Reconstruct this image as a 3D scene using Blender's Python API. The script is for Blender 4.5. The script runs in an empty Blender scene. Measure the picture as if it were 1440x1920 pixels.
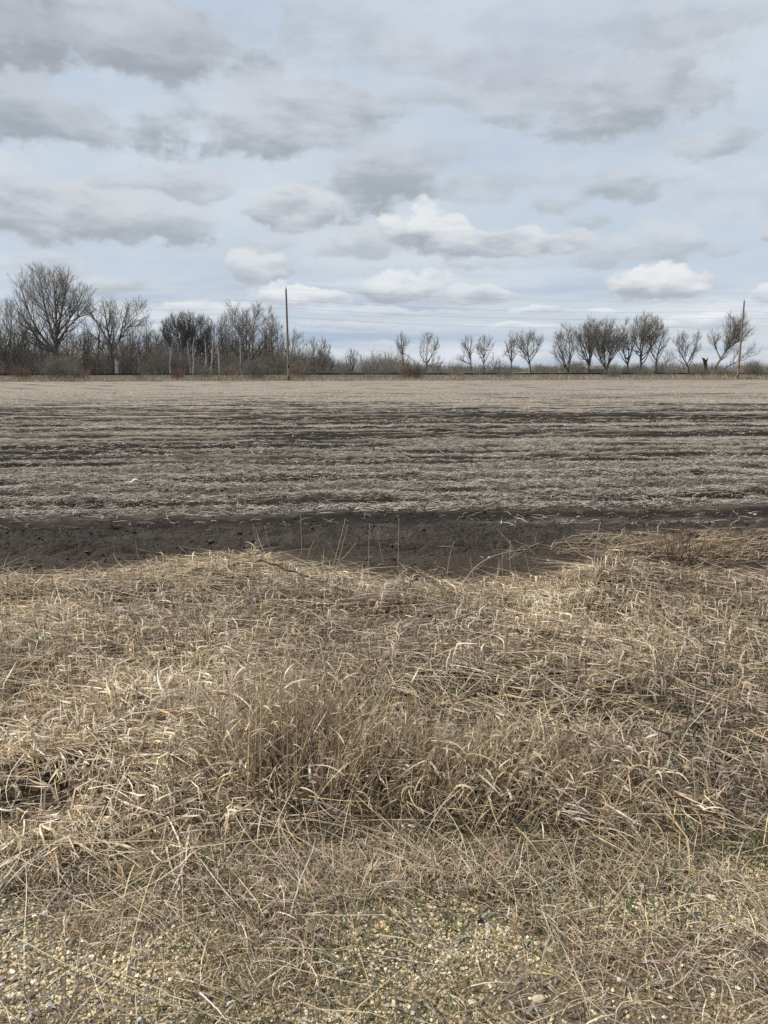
import bpy, math, random
import numpy as np
from mathutils import Vector, Euler

random.seed(7)
rng = np.random.default_rng(7)
scene = bpy.context.scene
COL = scene.collection
R = math.radians

# ------------------------------------------------------------------ camera
F_PX, CX, CY = 1442.0, 720.0, 960.0
PITCH = math.atan2(CY - 694.0, F_PX)
CAM_H = 1.55
cam = bpy.data.cameras.new("camera")
cam.sensor_fit = 'VERTICAL'
cam.sensor_height = 36.0
cam.sensor_width = 27.0
cam.lens = F_PX / 1920.0 * 36.0
cam.clip_start = 0.05
cam.clip_end = 20000
cam_ob = bpy.data.objects.new("camera", cam)
cam_ob.location = (0, 0, CAM_H)
cam_ob.rotation_euler = (R(90) - PITCH, 0, 0)
COL.objects.link(cam_ob)
scene.camera = cam_ob


def ray(px, py):
    """world direction through a point of the 1440x1920 photograph"""
    x, y, z = (px - CX) / F_PX, (CY - py) / F_PX, 1.0
    c, s = math.cos(PITCH), math.sin(PITCH)
    return np.array([x, z * c + y * s, -z * s + y * c])


def ground_at(px, py, z=0.0):
    d = ray(px, py)
    k = (z - CAM_H) / d[2]
    return np.array([d[0] * k, d[1] * k, z])


# ------------------------------------------------------------------ light, sky, exposure
SUN_EL, SUN_AZ = 53.0, 268.0          # azimuth clockwise from +Y: high on the left
sun = bpy.data.lights.new("sun", 'SUN')
sun.energy = 5.0
sun.angle = R(1.5)
sun.color = (1.0, 0.955, 0.88)
sun_ob = bpy.data.objects.new("sun", sun)
sd = Vector((math.sin(R(SUN_AZ)) * math.cos(R(SUN_EL)), math.cos(R(SUN_AZ)) * math.cos(R(SUN_EL)), math.sin(R(SUN_EL))))
sun_ob.rotation_euler = sd.to_track_quat('Z', 'Y').to_euler()
sun_ob.location = (0, 0, 40)
COL.objects.link(sun_ob)
scene.view_settings.view_transform = 'Standard'
scene.view_settings.look = 'None'
scene.view_settings.exposure = 0.0
scene.view_settings.gamma = 1.0
scene.cycles.max_bounces = 4
scene.cycles.diffuse_bounces = 2
scene.cycles.transmission_bounces = 3
scene.cycles.transparent_max_bounces = 4
scene.cycles.use_denoising = False
scene.cycles.caustics_reflective = False
scene.cycles.caustics_refractive = False

world = bpy.data.worlds.new("World")
scene.world = world
world.use_nodes = True
world.cycles.sampling_method = 'MANUAL'
world.cycles.sample_map_resolution = 256


class NT:
    """tiny helper for node trees"""
    def __init__(s, tree):
        s.t = tree
        s.n = tree.nodes
        s.l = tree.links

    def put(s, sock, v):
        if hasattr(v, 'is_output'):
            s.l.new(v, sock)
        else:
            sock.default_value = v

    def math(s, op, a, b=None, c=None, clamp=False):
        n = s.n.new('ShaderNodeMath'); n.operation = op; n.use_clamp = clamp
        for i, v in enumerate((a, b, c)):
            if v is not None: s.put(n.inputs[i], v)
        return n.outputs[0]

    def vmath(s, op, a, b=None):
        n = s.n.new('ShaderNodeVectorMath'); n.operation = op
        s.put(n.inputs[0], a)
        if b is not None:
            s.put(n.inputs['Scale'] if op == 'SCALE' else n.inputs[1], b)
        return n.outputs['Value'] if op in ('LENGTH', 'DOT_PRODUCT') else n.outputs[0]

    def sep(s, v):
        n = s.n.new('ShaderNodeSeparateXYZ'); s.put(n.inputs[0], v); return n.outputs

    def comb(s, x, y, z):
        n = s.n.new('ShaderNodeCombineXYZ')
        for i, v in enumerate((x, y, z)): s.put(n.inputs[i], v)
        return n.outputs[0]

    def noise(s, vec, scale, detail=4.0, rough=0.55, dist=0.0):
        n = s.n.new('ShaderNodeTexNoise')
        s.put(n.inputs['Vector'], vec)
        n.inputs['Scale'].default_value = scale
        n.inputs['Detail'].default_value = detail
        n.inputs['Roughness'].default_value = rough
        n.inputs['Distortion'].default_value = dist
        return n.outputs

    def voronoi(s, vec, scale, feature='F1', rand=1.0):
        n = s.n.new('ShaderNodeTexVoronoi'); n.feature = feature
        s.put(n.inputs['Vector'], vec)
        n.inputs['Scale'].default_value = scale
        n.inputs['Randomness'].default_value = rand
        return n.outputs

    def smooth(s, v, a, b, lo=0.0, hi=1.0):
        n = s.n.new('ShaderNodeMapRange'); n.interpolation_type = 'SMOOTHSTEP'
        s.put(n.inputs[0], v)
        for i, q in enumerate((a, b, lo, hi)): s.put(n.inputs[i + 1], q)
        return n.outputs[0]

    def mix(s, f, a, b):
        n = s.n.new('ShaderNodeMix'); n.data_type = 'RGBA'
        s.put(n.inputs['Factor'], f)
        s.put(n.inputs['A'], a if hasattr(a, 'is_output') else (*a[:3], 1.0))
        s.put(n.inputs['B'], b if hasattr(b, 'is_output') else (*b[:3], 1.0))
        return n.outputs['Result']


def lin(r, g, b):
    f = lambda c: (c / 255 / 12.92) if c / 255 <= 0.04045 else ((c / 255 + 0.055) / 1.055) ** 2.4
    return (f(r), f(g), f(b))


W_STR = 0.1
K10 = lambda c: tuple(q / W_STR for q in c)


def cloud_group():
    g = bpy.data.node_groups.new("cloud_puff", 'ShaderNodeTree')
    I = g.interface
    for nm, ty in (('Az', 'NodeSocketFloat'), ('El', 'NodeSocketFloat'), ('N', 'NodeSocketFloat'), ('N2', 'NodeSocketFloat'),
                   ('CAz', 'NodeSocketFloat'), ('CEl', 'NodeSocketFloat'), ('A', 'NodeSocketFloat'), ('B', 'NodeSocketFloat'),
                   ('Soft', 'NodeSocketFloat'), ('Opacity', 'NodeSocketFloat'),
                   ('Dark', 'NodeSocketColor'), ('Bright', 'NodeSocketColor'), ('Prev', 'NodeSocketColor')):
        I.new_socket(nm, in_out='INPUT', socket_type=ty)
    I.new_socket('Color', in_out='OUTPUT', socket_type='NodeSocketColor')
    t = NT(g)
    gi = t.n.new('NodeGroupInput').outputs
    go = t.n.new('NodeGroupOutput')
    dx = t.math('DIVIDE', t.math('SUBTRACT', gi['Az'], gi['CAz']), gi['A'])
    dy = t.math('DIVIDE', t.math('SUBTRACT', gi['El'], gi['CEl']), gi['B'])
    low = t.math('LESS_THAN', dy, 0.0)
    dy2 = t.math('MULTIPLY', dy, t.math('MULTIPLY_ADD', low, 0.55, 1.0))
    r = t.math('SQRT', t.math('ADD', t.math('MULTIPLY', dx, dx), t.math('MULTIPLY', dy2, dy2)))
    dens = t.math('ADD', t.math('SUBTRACT', 1.0, r), t.math('MULTIPLY', t.math('SUBTRACT', gi['N'], 0.5), 3.3))
    al = t.math('MULTIPLY', t.smooth(dens, 0.0, gi['Soft']), gi['Opacity'])
    sh = t.smooth(t.math('ADD', dy, t.math('MULTIPLY', t.math('SUBTRACT', gi['N2'], 0.5), 2.6)), -0.55, 0.75)
    sh = t.math('MAXIMUM', sh, t.math('MULTIPLY', t.smooth(dens, 0.55, 0.0), 0.45))
    c = t.mix(sh, gi['Dark'], gi['Bright'])
    t.l.new(t.mix(al, gi['Prev'], c), go.inputs['Color'])
    return g


def build_world():
    t = NT(world.node_tree)
    t.n.clear()
    out = t.n.new('ShaderNodeOutputWorld')
    bg = t.n.new('ShaderNodeBackground')
    bg.inputs['Strength'].default_value = W_STR
    sky = t.n.new('ShaderNodeTexSky')
    sky.sky_type = 'NISHITA'
    sky.sun_disc = False
    sky.sun_elevation = R(SUN_EL)
    sky.sun_rotation = R(SUN_AZ)
    sky.air_density = 1.0
    sky.dust_density = 1.5
    d = t.n.new('ShaderNodeTexCoord').outputs['Generated']
    x, y, z = t.sep(d)
    az = t.math('ARCTAN2', x, t.math('ABSOLUTE', y))
    el = t.math('ARCSINE', z)
    d2 = t.comb(x, t.math('MULTIPLY', y, 1.0), t.math('MULTIPLY', z, 2.1))
    amp = t.math('MULTIPLY_ADD', el, 2.4, 0.22, clamp=False)
    amp = t.math('MINIMUM', t.math('MAXIMUM', amp, 0.2), 1.0)
    w1 = t.sep(t.noise(d2, 5.0, 3.0, 0.55)['Color'])
    w2 = t.sep(t.noise(d2, 19.0, 6.0, 0.6)['Color'])

    def warp(base, c1, c2, k1, k2):
        q = t.math('ADD', t.math('MULTIPLY', t.math('SUBTRACT', c1, 0.5), k1), t.math('MULTIPLY', t.math('SUBTRACT', c2, 0.5), k2))
        return t.math('ADD', base, t.math('MULTIPLY', q, amp))
    waz = warp(az, w1[0], w2[0], 0.06, 0.05)
    wel = warp(el, w1[1], w2[1], 0.04, 0.04)
    dn = t.comb(x, y, t.math('MULTIPLY', z, 1.5))
    nf = t.noise(dn, 15.0, 10.0, 0.62)['Fac']
    vo = t.n.new('ShaderNodeTexVoronoi'); vo.feature = 'F1'; vo.normalize = True
    dw = t.vmath('ADD', dn, t.vmath('SCALE', t.vmath('SUBTRACT', t.noise(dn, 30.0, 4.0)['Color'], (0.5, 0.5, 0.5)), 0.035))
    t.put(vo.inputs['Vector'], dw)
    vo.inputs['Scale'].default_value = 26.0; vo.inputs['Detail'].default_value = 3.0; vo.inputs['Roughness'].default_value = 0.55
    puff = t.math('SUBTRACT', 0.82, vo.outputs['Distance'])
    vb = t.n.new('ShaderNodeTexVoronoi'); vb.feature = 'SMOOTH_F1'
    t.put(vb.inputs['Vector'], t.vmath('ADD', dn, t.vmath('SCALE', t.vmath('SUBTRACT', t.noise(dn, 12.0, 4.0)['Color'], (0.5, 0.5, 0.5)), 0.07)))
    vb.inputs['Scale'].default_value = 12.0; vb.inputs['Smoothness'].default_value = 0.25
    big = t.math('SUBTRACT', 0.93, vb.outputs['Distance'])
    n = t.math('ADD', t.math('ADD', t.math('MULTIPLY', nf, 0.50), t.math('MULTIPLY', puff, 0.28)), t.math('MULTIPLY', big, 0.26))
    n2 = t.noise(t.comb(x, y, t.math('MULTIPLY_ADD', z, 3.0, 4.0)), 15.0, 6.0, 0.55)['Fac']
    veil_n = t.noise(t.comb(x, y, t.math('MULTIPLY', z, 3.2)), 3.2, 6.0, 0.55)['Fac']
    veil = t.mix(t.smooth(veil_n, 0.34, 0.66), K10(lin(199, 212, 228)), K10(lin(217, 225, 233)))
    col = t.mix(0.86, sky.outputs['Color'], veil)
    sc = t.noise(t.comb(t.math('MULTIPLY', waz, 2.6), t.math('MULTIPLY', wel, 7.5), 3.1), 1.6, 8.0, 0.6)['Fac']
    scm = t.math('MULTIPLY', t.smooth(t.math('ADD', sc, t.math('MULTIPLY', t.math('SUBTRACT', n, 0.5), 0.35)), 0.47, 0.66), t.smooth(el, 0.10, 0.2, 0.2, 0.5))
    col = t.mix(scm, col, t.mix(t.smooth(n2, 0.35, 0.65), K10(lin(182, 190, 198)), K10(lin(206, 213, 220))))
    # thin layered stratus near the horizon
    st = t.noise(t.comb(t.math('MULTIPLY', waz, 3.4), t.math('MULTIPLY', wel, 46.0), 0.3), 1.0, 6.0, 0.58)['Fac']
    low = t.smooth(el, 0.17, 0.03)
    col = t.mix(t.math('MULTIPLY', t.smooth(st, 0.47, 0.70), t.math('MULTIPLY', low, 0.9)), col, K10(lin(226, 231, 237)))
    st2 = t.noise(t.comb(t.math('MULTIPLY', waz, 3.0), t.math('MULTIPLY', wel, 38.0), 5.3), 1.0, 6.0, 0.58)['Fac']
    col = t.mix(t.math('MULTIPLY', t.smooth(st2, 0.48, 0.66), t.math('MULTIPLY', low, 0.75)), col, K10(lin(166, 183, 207)))
    g = cloud_group()
    G = (165, 173, 181); M = (180, 188, 195); P = (196, 202, 211)
    LB = (205, 211, 219); WB = (230, 234, 237); PB = (216, 221, 227)
    #   centre x, centre y, half width, half height, soft, opacity, dark, bright   (photo pixels)
    puffs = [
        (430, 130, 120, 60, .9, .6, M, LB),
        (760, 120, 120, 46, 1.0, .5, M, LB),
        (930, 225, 90, 36, 1.0, .6, G, LB),
        (800, 290, 110, 34, 1.0, .5, M, LB),
        (990, 330, 120, 30, 1.0, .4, M, LB),
        (60, 75, 400, 118, .9, 1.0, (160, 167, 176), (184, 190, 198)),
        (330, 95, 210, 85, .9, .9, (163, 170, 179), (188, 195, 203)),
        (110, 232, 280, 78, .8, .95, (162, 170, 178), (196, 203, 213)),
        (250, 45, 120, 50, .9, .4, P, PB),
        (590, 25, 70, 28, 1.0, .45, M, LB),
        (660, 78, 50, 26, 1.0, .35, M, LB),
        (555, 165, 110, 40, 1.0, .4, M, LB),
        (535, 250, 180, 84, .8, .95, G, (204, 210, 217)),
        (655, 215, 120, 42, .9, .6, G, LB),
        (850, 190, 150, 60, 1.0, .65, M, LB),
        (960, 110, 220, 80, 1.0, .65, (180, 186, 197), (202, 208, 218)),
        (1120, 60, 260, 70, 1.0, .55, (180, 186, 197), (202, 208, 218)),
        (1165, 190, 185, 80, .9, .9, G, (198, 204, 212)),
        (1060, 235, 110, 36, 1.0, .7, G, LB),
        (1320, 35, 140, 50, 1.0, .5, M, LB),
        (1340, 272, 95, 34, .9, .7, G, LB),
        (695, 345, 130, 70, .8, .95, G, (202, 208, 216)),
        (60, 395, 240, 78, .7, .9, (166, 173, 183), (212, 217, 222)),
        (250, 430, 190, 52, .7, .85, G, (208, 214, 220)),
        (375, 358, 75, 34, .8, .8, M, LB),
        (262, 345, 95, 26, 1.0, .6, M, LB),
        (545, 402, 100, 50, .7, .9, (170, 177, 187), (218, 222, 227)),
        (880, 362, 75, 34, .9, .65, M, LB),
        (1050, 382, 80, 34, .9, .7, M, LB),
        (1165, 352, 80, 42, .9, .75, G, LB),
        (1110, 415, 45, 18, 1.0, .5, M, LB),
        (655, 465, 75, 34, .7, .75, M, (214, 219, 224)),
        (812, 450, 80, 54, .45, .97, (168, 175, 185), WB),
        (945, 462, 125, 32, .5, .92, (172, 179, 189), (222, 226, 230)),
        (960, 497, 110, 15, .8, .6, M, LB),
        (1230, 468, 90, 32, .7, .75, M, (210, 216, 223)),
        (1120, 485, 55, 28, .8, .7, M, LB),
        (1365, 472, 45, 15, 1.0, .4, M, LB),
        (475, 510, 56, 36, .5, .9, (176, 183, 193), (222, 226, 230)),
        (505, 460, 50, 18, 1.0, .5, M, LB),
        (200, 535, 190, 24, .9, .7, M, PB),
        (60, 500, 130, 26, .9, .6, M, PB),
        (755, 546, 100, 34, .6, .92, (172, 180, 192), (232, 236, 239)),
        (880, 556, 75, 20, .5, .85, (178, 186, 196), (224, 228, 232)),
        (1215, 540, 88, 40, .6, .95, (174, 181, 191), (235, 238, 240)),
        (545, 560, 66, 24, .4, .92, (190, 197, 207), (236, 239, 241)),
        (620, 562, 44, 16, .4, .9, (192, 199, 209), (236, 239, 241)),
        (1000, 583, 40, 12, .5, .85, (196, 203, 213), (232, 236, 240)),
        (1125, 581, 26, 11, .5, .85, (196, 203, 213), (236, 239, 242)),
        (1290, 608, 110, 18, .5, .85, (192, 200, 212), (238, 240, 243)),
        (380, 578, 90, 14, .6, .8, (196, 203, 213), (234, 237, 240)),
        (990, 612, 80, 12, .6, .8, (198, 206, 216), (234, 237, 240)),
        (720, 585, 150, 14, .6, .7, (186, 194, 206), (226, 230, 235)),
        (640, 612, 130, 11, .7, .7, (186, 196, 210), (224, 229, 235)),
        (1440, 560, 40, 30, .5, .9, (190, 197, 207), (234, 237, 240)),
        (1435, 445, 16, 14, .7, .8, M, LB),
    ]
    for (px, py, hw, hh, soft, op, dk, br) in puffs:
        def ae(qx, qy):
            v = ray(qx, qy); v = v / np.linalg.norm(v)
            return math.atan2(v[0], v[1]), math.asin(v[2])
        a0, e0 = ae(px, py)
        a1, _ = ae(px - hw, py); a2, _ = ae(px + hw, py)
        _, e1 = ae(px, py - hh); _, e2 = ae(px, py + hh)
        nd = t.n.new('ShaderNodeGroup'); nd.node_tree = g
        for nm, v in (('Az', waz), ('El', wel), ('N', n), ('N2', n2), ('CAz', a0), ('CEl', e0), ('A', (a2 - a1) / 2 * (1.12 if br[0] > 225 else 1.25)), ('B', (e1 - e2) / 2 * (1.15 if br[0] > 225 else 1.28)),
                      ('Soft', soft * 0.62), ('Opacity', op), ('Dark', (*K10(lin(*dk)), 1)), ('Bright', (*K10(lin(*br)), 1)), ('Prev', col)):
            t.put(nd.inputs[nm], v)
        col = nd.outputs['Color']
    t.l.new(col, bg.inputs['Color'])
    t.l.new(bg.outputs[0], out.inputs['Surface'])


build_world()


# ------------------------------------------------------------------ numeric helpers
def _hash(ix, iy, seed):
    h = (ix.astype(np.int64) * 374761393 + iy.astype(np.int64) * 668265263 + seed * 974634777) & 0xFFFFFFFF
    h = ((h ^ (h >> 13)) * 1274126177) & 0xFFFFFFFF
    h = ((h ^ (h >> 16)) * 2246822519) & 0xFFFFFFFF
    return ((h ^ (h >> 15)) & 0xFFFFFF) / float(0xFFFFFF) * 2 - 1


def vnoise(x, y, seed=0):
    x = np.asarray(x, float); y = np.asarray(y, float)
    ix, iy = np.floor(x), np.floor(y)
    fx, fy = x - ix, y - iy
    ux, uy = fx * fx * fx * (fx * (fx * 6 - 15) + 10), fy * fy * fy * (fy * (fy * 6 - 15) + 10)
    a, b = _hash(ix, iy, seed), _hash(ix + 1, iy, seed)
    c, d = _hash(ix, iy + 1, seed), _hash(ix + 1, iy + 1, seed)
    return (a * (1 - ux) + b * ux) * (1 - uy) + (c * (1 - ux) + d * ux) * uy


def fbm(x, y, octv=4, seed=0, gain=0.5):
    s = 0; a = 1.0; tot = 0
    for k in range(octv):
        s = s + a * vnoise(x * 2 ** k + 17.3 * k, y * 2 ** k - 9.1 * k, seed + k)
        tot += a; a *= gain
    return s / tot


def sstep(v, a, b):
    q = np.clip((v - a) / (b - a), 0, 1)
    return q * q * (3 - 2 * q)


# ------------------------------------------------------------------ mesh helpers
def make_mesh(name, verts, faces, mat, parent=None, smooth=True, tint=None, loc=None):
    """faces: (M,k) int array, or a list of such arrays"""
    me = bpy.data.meshes.new(name)
    verts = np.ascontiguousarray(verts, dtype=np.float32).reshape(-1, 3)
    fl = faces if isinstance(faces, list) else [faces]
    fl = [np.asarray(f, dtype=np.int32) for f in fl if len(f)]
    me.vertices.add(len(verts))
    me.vertices.foreach_set('co', verts.ravel())
    idx = np.concatenate([f.ravel() for f in fl]).astype(np.int32)
    tot = np.concatenate([np.full(len(f), f.shape[1], np.int32) for f in fl])
    start = np.concatenate([[0], np.cumsum(tot)[:-1]]).astype(np.int32)
    me.loops.add(len(idx)); me.loops.foreach_set('vertex_index', idx)
    me.polygons.add(len(tot)); me.polygons.foreach_set('loop_start', start)
    me.update(calc_edges=True)
    me.polygons.foreach_set('use_smooth', np.full(len(tot), smooth, bool))
    if tint is not None:
        at = me.attributes.new('tint', 'FLOAT_COLOR', 'POINT')
        q = np.ones((len(verts), 4), np.float32); q[:, :3] = tint
        at.data.foreach_set('color', q.ravel())
    me.materials.append(mat)
    me.update()
    o = bpy.data.objects.new(name, me)
    if loc is not None: o.location = loc
    COL.objects.link(o)
    if parent is not None: o.parent = parent
    return o


def tag(o, label=None, cat=None, group=None, kind=None):
    if label: o['label'] = label
    if cat: o['category'] = cat
    if group: o['group'] = group
    if kind: o['kind'] = kind
    return o


def empty(name, loc, label, cat, group=None):
    o = bpy.data.objects.new(name, None)
    o.location = loc
    o.empty_display_size = 0.2
    COL.objects.link(o)
    return tag(o, label, cat, group)


def ribbons(paths, width, roll, twist=None):
    """paths (N,K,3), width (N,) -> flat tapering blades; returns verts, quads"""
    N, K, _ = paths.shape
    d = np.gradient(paths, axis=1)
    d /= np.linalg.norm(d, axis=2, keepdims=True) + 1e-9
    up = np.zeros_like(d); up[..., 2] = 1
    side = np.cross(d, up)
    ln = np.linalg.norm(side, axis=2, keepdims=True)
    alt = np.zeros_like(d); alt[..., 0] = 1
    side = np.where(ln > 0.05, side / (ln + 1e-9), alt)
    nor = np.cross(side, d)
    tt = np.linspace(0, 1, K)[None, :]
    ang = roll[:, None] + (0 if twist is None else twist[:, None] * tt)
    s = side * np.cos(ang)[..., None] + nor * np.sin(ang)[..., None]
    prof = np.interp(np.linspace(0, 1, K), [0, 0.15, 0.6, 1], [0.75, 1, 0.8, 0.12])
    w = (width[:, None] * prof[None, :] * 0.5)[..., None]
    v = np.stack([paths - s * w, paths + s * w], axis=2)
    base = (np.arange(N) * K * 2)[:, None]
    k = np.arange(K - 1)[None, :] * 2
    a = base + k
    f = np.stack([a, a + 1, a + 3, a + 2], axis=2).reshape(-1, 4)
    return v.reshape(-1, 3), f


def tubes(p0, p1, r0, r1, sides=3):
    """independent tapering prisms, one for each segment"""
    p0 = np.asarray(p0, float); p1 = np.asarray(p1, float)
    n = len(p0)
    d = p1 - p0
    L = np.linalg.norm(d, axis=1, keepdims=True) + 1e-9
    d = d / L
    p1 = p1 + d * np.minimum(np.asarray(r1)[:, None] * 0.5, L * 0.2)
    ref = np.where(np.abs(d[:, 2:3]) > 0.8, np.array([[1.0, 0, 0]]), np.array([[0, 0, 1.0]]))
    u = np.cross(d, ref); u /= np.linalg.norm(u, axis=1, keepdims=True) + 1e-9
    v = np.cross(d, u)
    a = np.arange(sides) * 2 * math.pi / sides
    ring = u[:, None, :] * np.cos(a)[None, :, None] + v[:, None, :] * np.sin(a)[None, :, None]
    A = p0[:, None, :] + ring * np.asarray(r0)[:, None, None]
    B = p1[:, None, :] + ring * np.asarray(r1)[:, None, None]
    V = np.concatenate([A, B], axis=1).reshape(-1, 3)
    base = (np.arange(n) * 2 * sides)[:, None]
    i = np.arange(sides)[None, :]
    j = (i + 1) % sides
    Fq = np.stack([base + i, base + j, base + sides + j, base + sides + i], axis=2).reshape(-1, 4)
    return V, Fq


def sweep(pts, rad, sides=8, caps=True, smooth_n=1):
    """one continuous tube through the points; returns verts and face list"""
    pts = np.asarray(pts, float); rad = np.asarray(rad, float)
    K = len(pts)
    d = np.gradient(pts, axis=0); d /= np.linalg.norm(d, axis=1, keepdims=True) + 1e-9
    u = np.cross(d[0], [0.13, 0.97, 0.21]); u /= np.linalg.norm(u)
    V = []
    for k in range(K):
        u = u - d[k] * np.dot(u, d[k]); u /= np.linalg.norm(u) + 1e-9
        v = np.cross(d[k], u)
        for s in range(sides):
            a = 2 * math.pi * s / sides
            V.append(pts[k] + (u * math.cos(a) + v * math.sin(a)) * rad[k])
    Fq = []
    for k in range(K - 1):
        for s in range(sides):
            t2 = (s + 1) % sides
            Fq.append((k * sides + s, k * sides + t2, (k + 1) * sides + t2, (k + 1) * sides + s))
    fl = [np.array(Fq)]
    if caps:
        fl.append(np.array([[s for s in range(sides)][::-1], [(K - 1) * sides + s for s in range(sides)]]))
    return np.array(V), fl


def join(parts):
    vs, fs, o = [], [], 0
    for v, f in parts:
        for q in (f if isinstance(f, list) else [f]): fs.append(np.asarray(q) + o)
        vs.append(v); o += len(v)
    return np.concatenate(vs), fs


# ------------------------------------------------------------------ materials
def new_mat(name):
    m = bpy.data.materials.new(name); m.use_nodes = True
    t = NT(m.node_tree); t.n.clear()
    out = t.n.new('ShaderNodeOutputMaterial')
    b = t.n.new('ShaderNodeBsdfPrincipled')
    b.inputs['Roughness'].default_value = 0.85
    b.inputs['Specular IOR Level'].default_value = 0.05
    t.l.new(b.outputs[0], out.inputs['Surface'])
    return m, t, b, out


def bump(t, b, h, strength=0.5, dist=0.02):
    n = t.n.new('ShaderNodeBump')
    n.inputs['Strength'].default_value = strength
    n.inputs['Distance'].default_value = dist
    t.put(n.inputs['Height'], h)
    t.l.new(n.outputs[0], b.inputs['Normal'])


def pos(t):
    return t.n.new('ShaderNodeTexCoord').outputs['Object']


def grass_mat(name, trans=0.25, rough=0.7, spec=0.25):
    m, t, b, out = new_mat(name)
    a = t.n.new('ShaderNodeAttribute'); a.attribute_name = 'tint'
    n = t.noise(pos(t), 60.0, 3.0)['Fac']
    hsv = t.n.new('ShaderNodeHueSaturation')
    t.put(hsv.inputs['Value'], t.smooth(n, 0.25, 0.75, 0.78, 1.2))
    t.l.new(a.outputs['Color'], hsv.inputs['Color'])
    t.l.new(hsv.outputs[0], b.inputs['Base Color'])
    b.inputs['Roughness'].default_value = rough
    b.inputs['Specular IOR Level'].default_value = spec
    tr = t.n.new('ShaderNodeBsdfTranslucent')
    t.l.new(hsv.outputs[0], tr.inputs['Color'])
    mx = t.n.new('ShaderNodeMixShader'); mx.inputs[0].default_value = trans
    t.l.new(b.outputs[0], mx.inputs[1]); t.l.new(tr.outputs[0], mx.inputs[2])
    t.l.new(mx.outputs[0], out.inputs['Surface'])
    return m


def simple_mat(name, c1, c2, scale=8.0, detail=5.0, rough=0.85, stretch=(1, 1, 1), bump_s=0.4, bump_d=0.01):
    m, t, b, out = new_mat(name)
    v = t.vmath('MULTIPLY', pos(t), stretch)
    n = t.noise(v, scale, detail, 0.6)['Fac']
    t.l.new(t.mix(t.smooth(n, 0.3, 0.7), c1, c2), b.inputs['Base Color'])
    b.inputs['Roughness'].default_value = rough
    if bump_s: bump(t, b, n, bump_s, bump_d)
    return m


ROW_A = R(4.6)
ROW_P = 0.95


def mat_gravel():
    m, t, b, out = new_mat('gravel_sand')
    p = pos(t)
    big = t.noise(p, 2.6, 5.0, 0.6)['Fac']
    fine = t.noise(p, 90.0, 4.0, 0.65)['Fac']
    vo = t.voronoi(p, 95.0)
    sand = t.mix(t.smooth(fine, 0.3, 0.7), (0.30, 0.24, 0.145), (0.48, 0.395, 0.25))
    peb = t.mix(t.smooth(t.sep(vo['Color'])[0], 0.2, 1.0), sand, (0.46, 0.39, 0.26))
    c = t.mix(t.smooth(vo['Distance'], 0.25, 0.6), peb, (0.15, 0.11, 0.065))
    c = t.mix(t.smooth(big, 0.44, 0.60), c, t.mix(t.smooth(fine, .35, .65), (0.075, 0.060, 0.045), (0.15, 0.12, 0.085)))
    t.l.new(c, b.inputs['Base Color'])
    bump(t, b, t.math('SUBTRACT', fine, vo['Distance']), 0.8, 0.008)
    return m


def mat_verge():
    m, t, b, out = new_mat('thatch_soil')
    p = pos(t)
    a = t.noise(t.vmath('MULTIPLY', p, (60, 14, 30)), 1.0, 5.0, 0.6)['Fac']
    a2 = t.noise(t.vmath('MULTIPLY', p, (14, 60, 30)), 1.0, 5.0, 0.6)['Fac']
    k = t.math('MAXIMUM', a, a2)
    c = t.mix(t.smooth(k, 0.45, 0.7), (0.028, 0.021, 0.014), (0.11, 0.082, 0.052))
    t.l.new(c, b.inputs['Base Color'])
    bump(t, b, k, 0.8, 0.02)
    return m


def mat_dirt():
    m, t, b, out = new_mat('bare_soil')
    p = pos(t)
    a = t.noise(p, 2.2, 6.0, 0.6)['Fac']
    f = t.noise(p, 38.0, 6.0, 0.7)['Fac']
    c = t.mix(t.smooth(f, 0.3, 0.7), (0.042, 0.036, 0.032), (0.102, 0.088, 0.077))
    c = t.mix(t.math('MULTIPLY', t.smooth(a, 0.45, 0.7), 0.6), c, (0.125, 0.106, 0.092))
    y = t.sep(p)[1]
    near = t.math('MULTIPLY', t.smooth(t.math('ADD', y, t.math('MULTIPLY', a, 1.2)), 7.6, 6.6), 0.6)
    c = t.mix(near, c, (0.085, 0.060, 0.044))
    t.l.new(c, b.inputs['Base Color'])
    f2 = t.noise(p, 14.0, 6.0, 0.65)['Fac']
    bump(t, b, t.math('ADD', t.math('MULTIPLY', f, 0.7), t.math('MULTIPLY', f2, 1.6)), 1.0, 0.06)
    return m


def row_coords(t):
    p = pos(t)
    x, y, z = t.sep(p)
    u = t.math('ADD', t.math('MULTIPLY', x, math.cos(ROW_A)), t.math('MULTIPLY', y, math.sin(ROW_A)))
    v = t.math('SUBTRACT', t.math('MULTIPLY', y, math.cos(ROW_A)), t.math('MULTIPLY', x, math.sin(ROW_A)))
    return p, u, v


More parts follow.
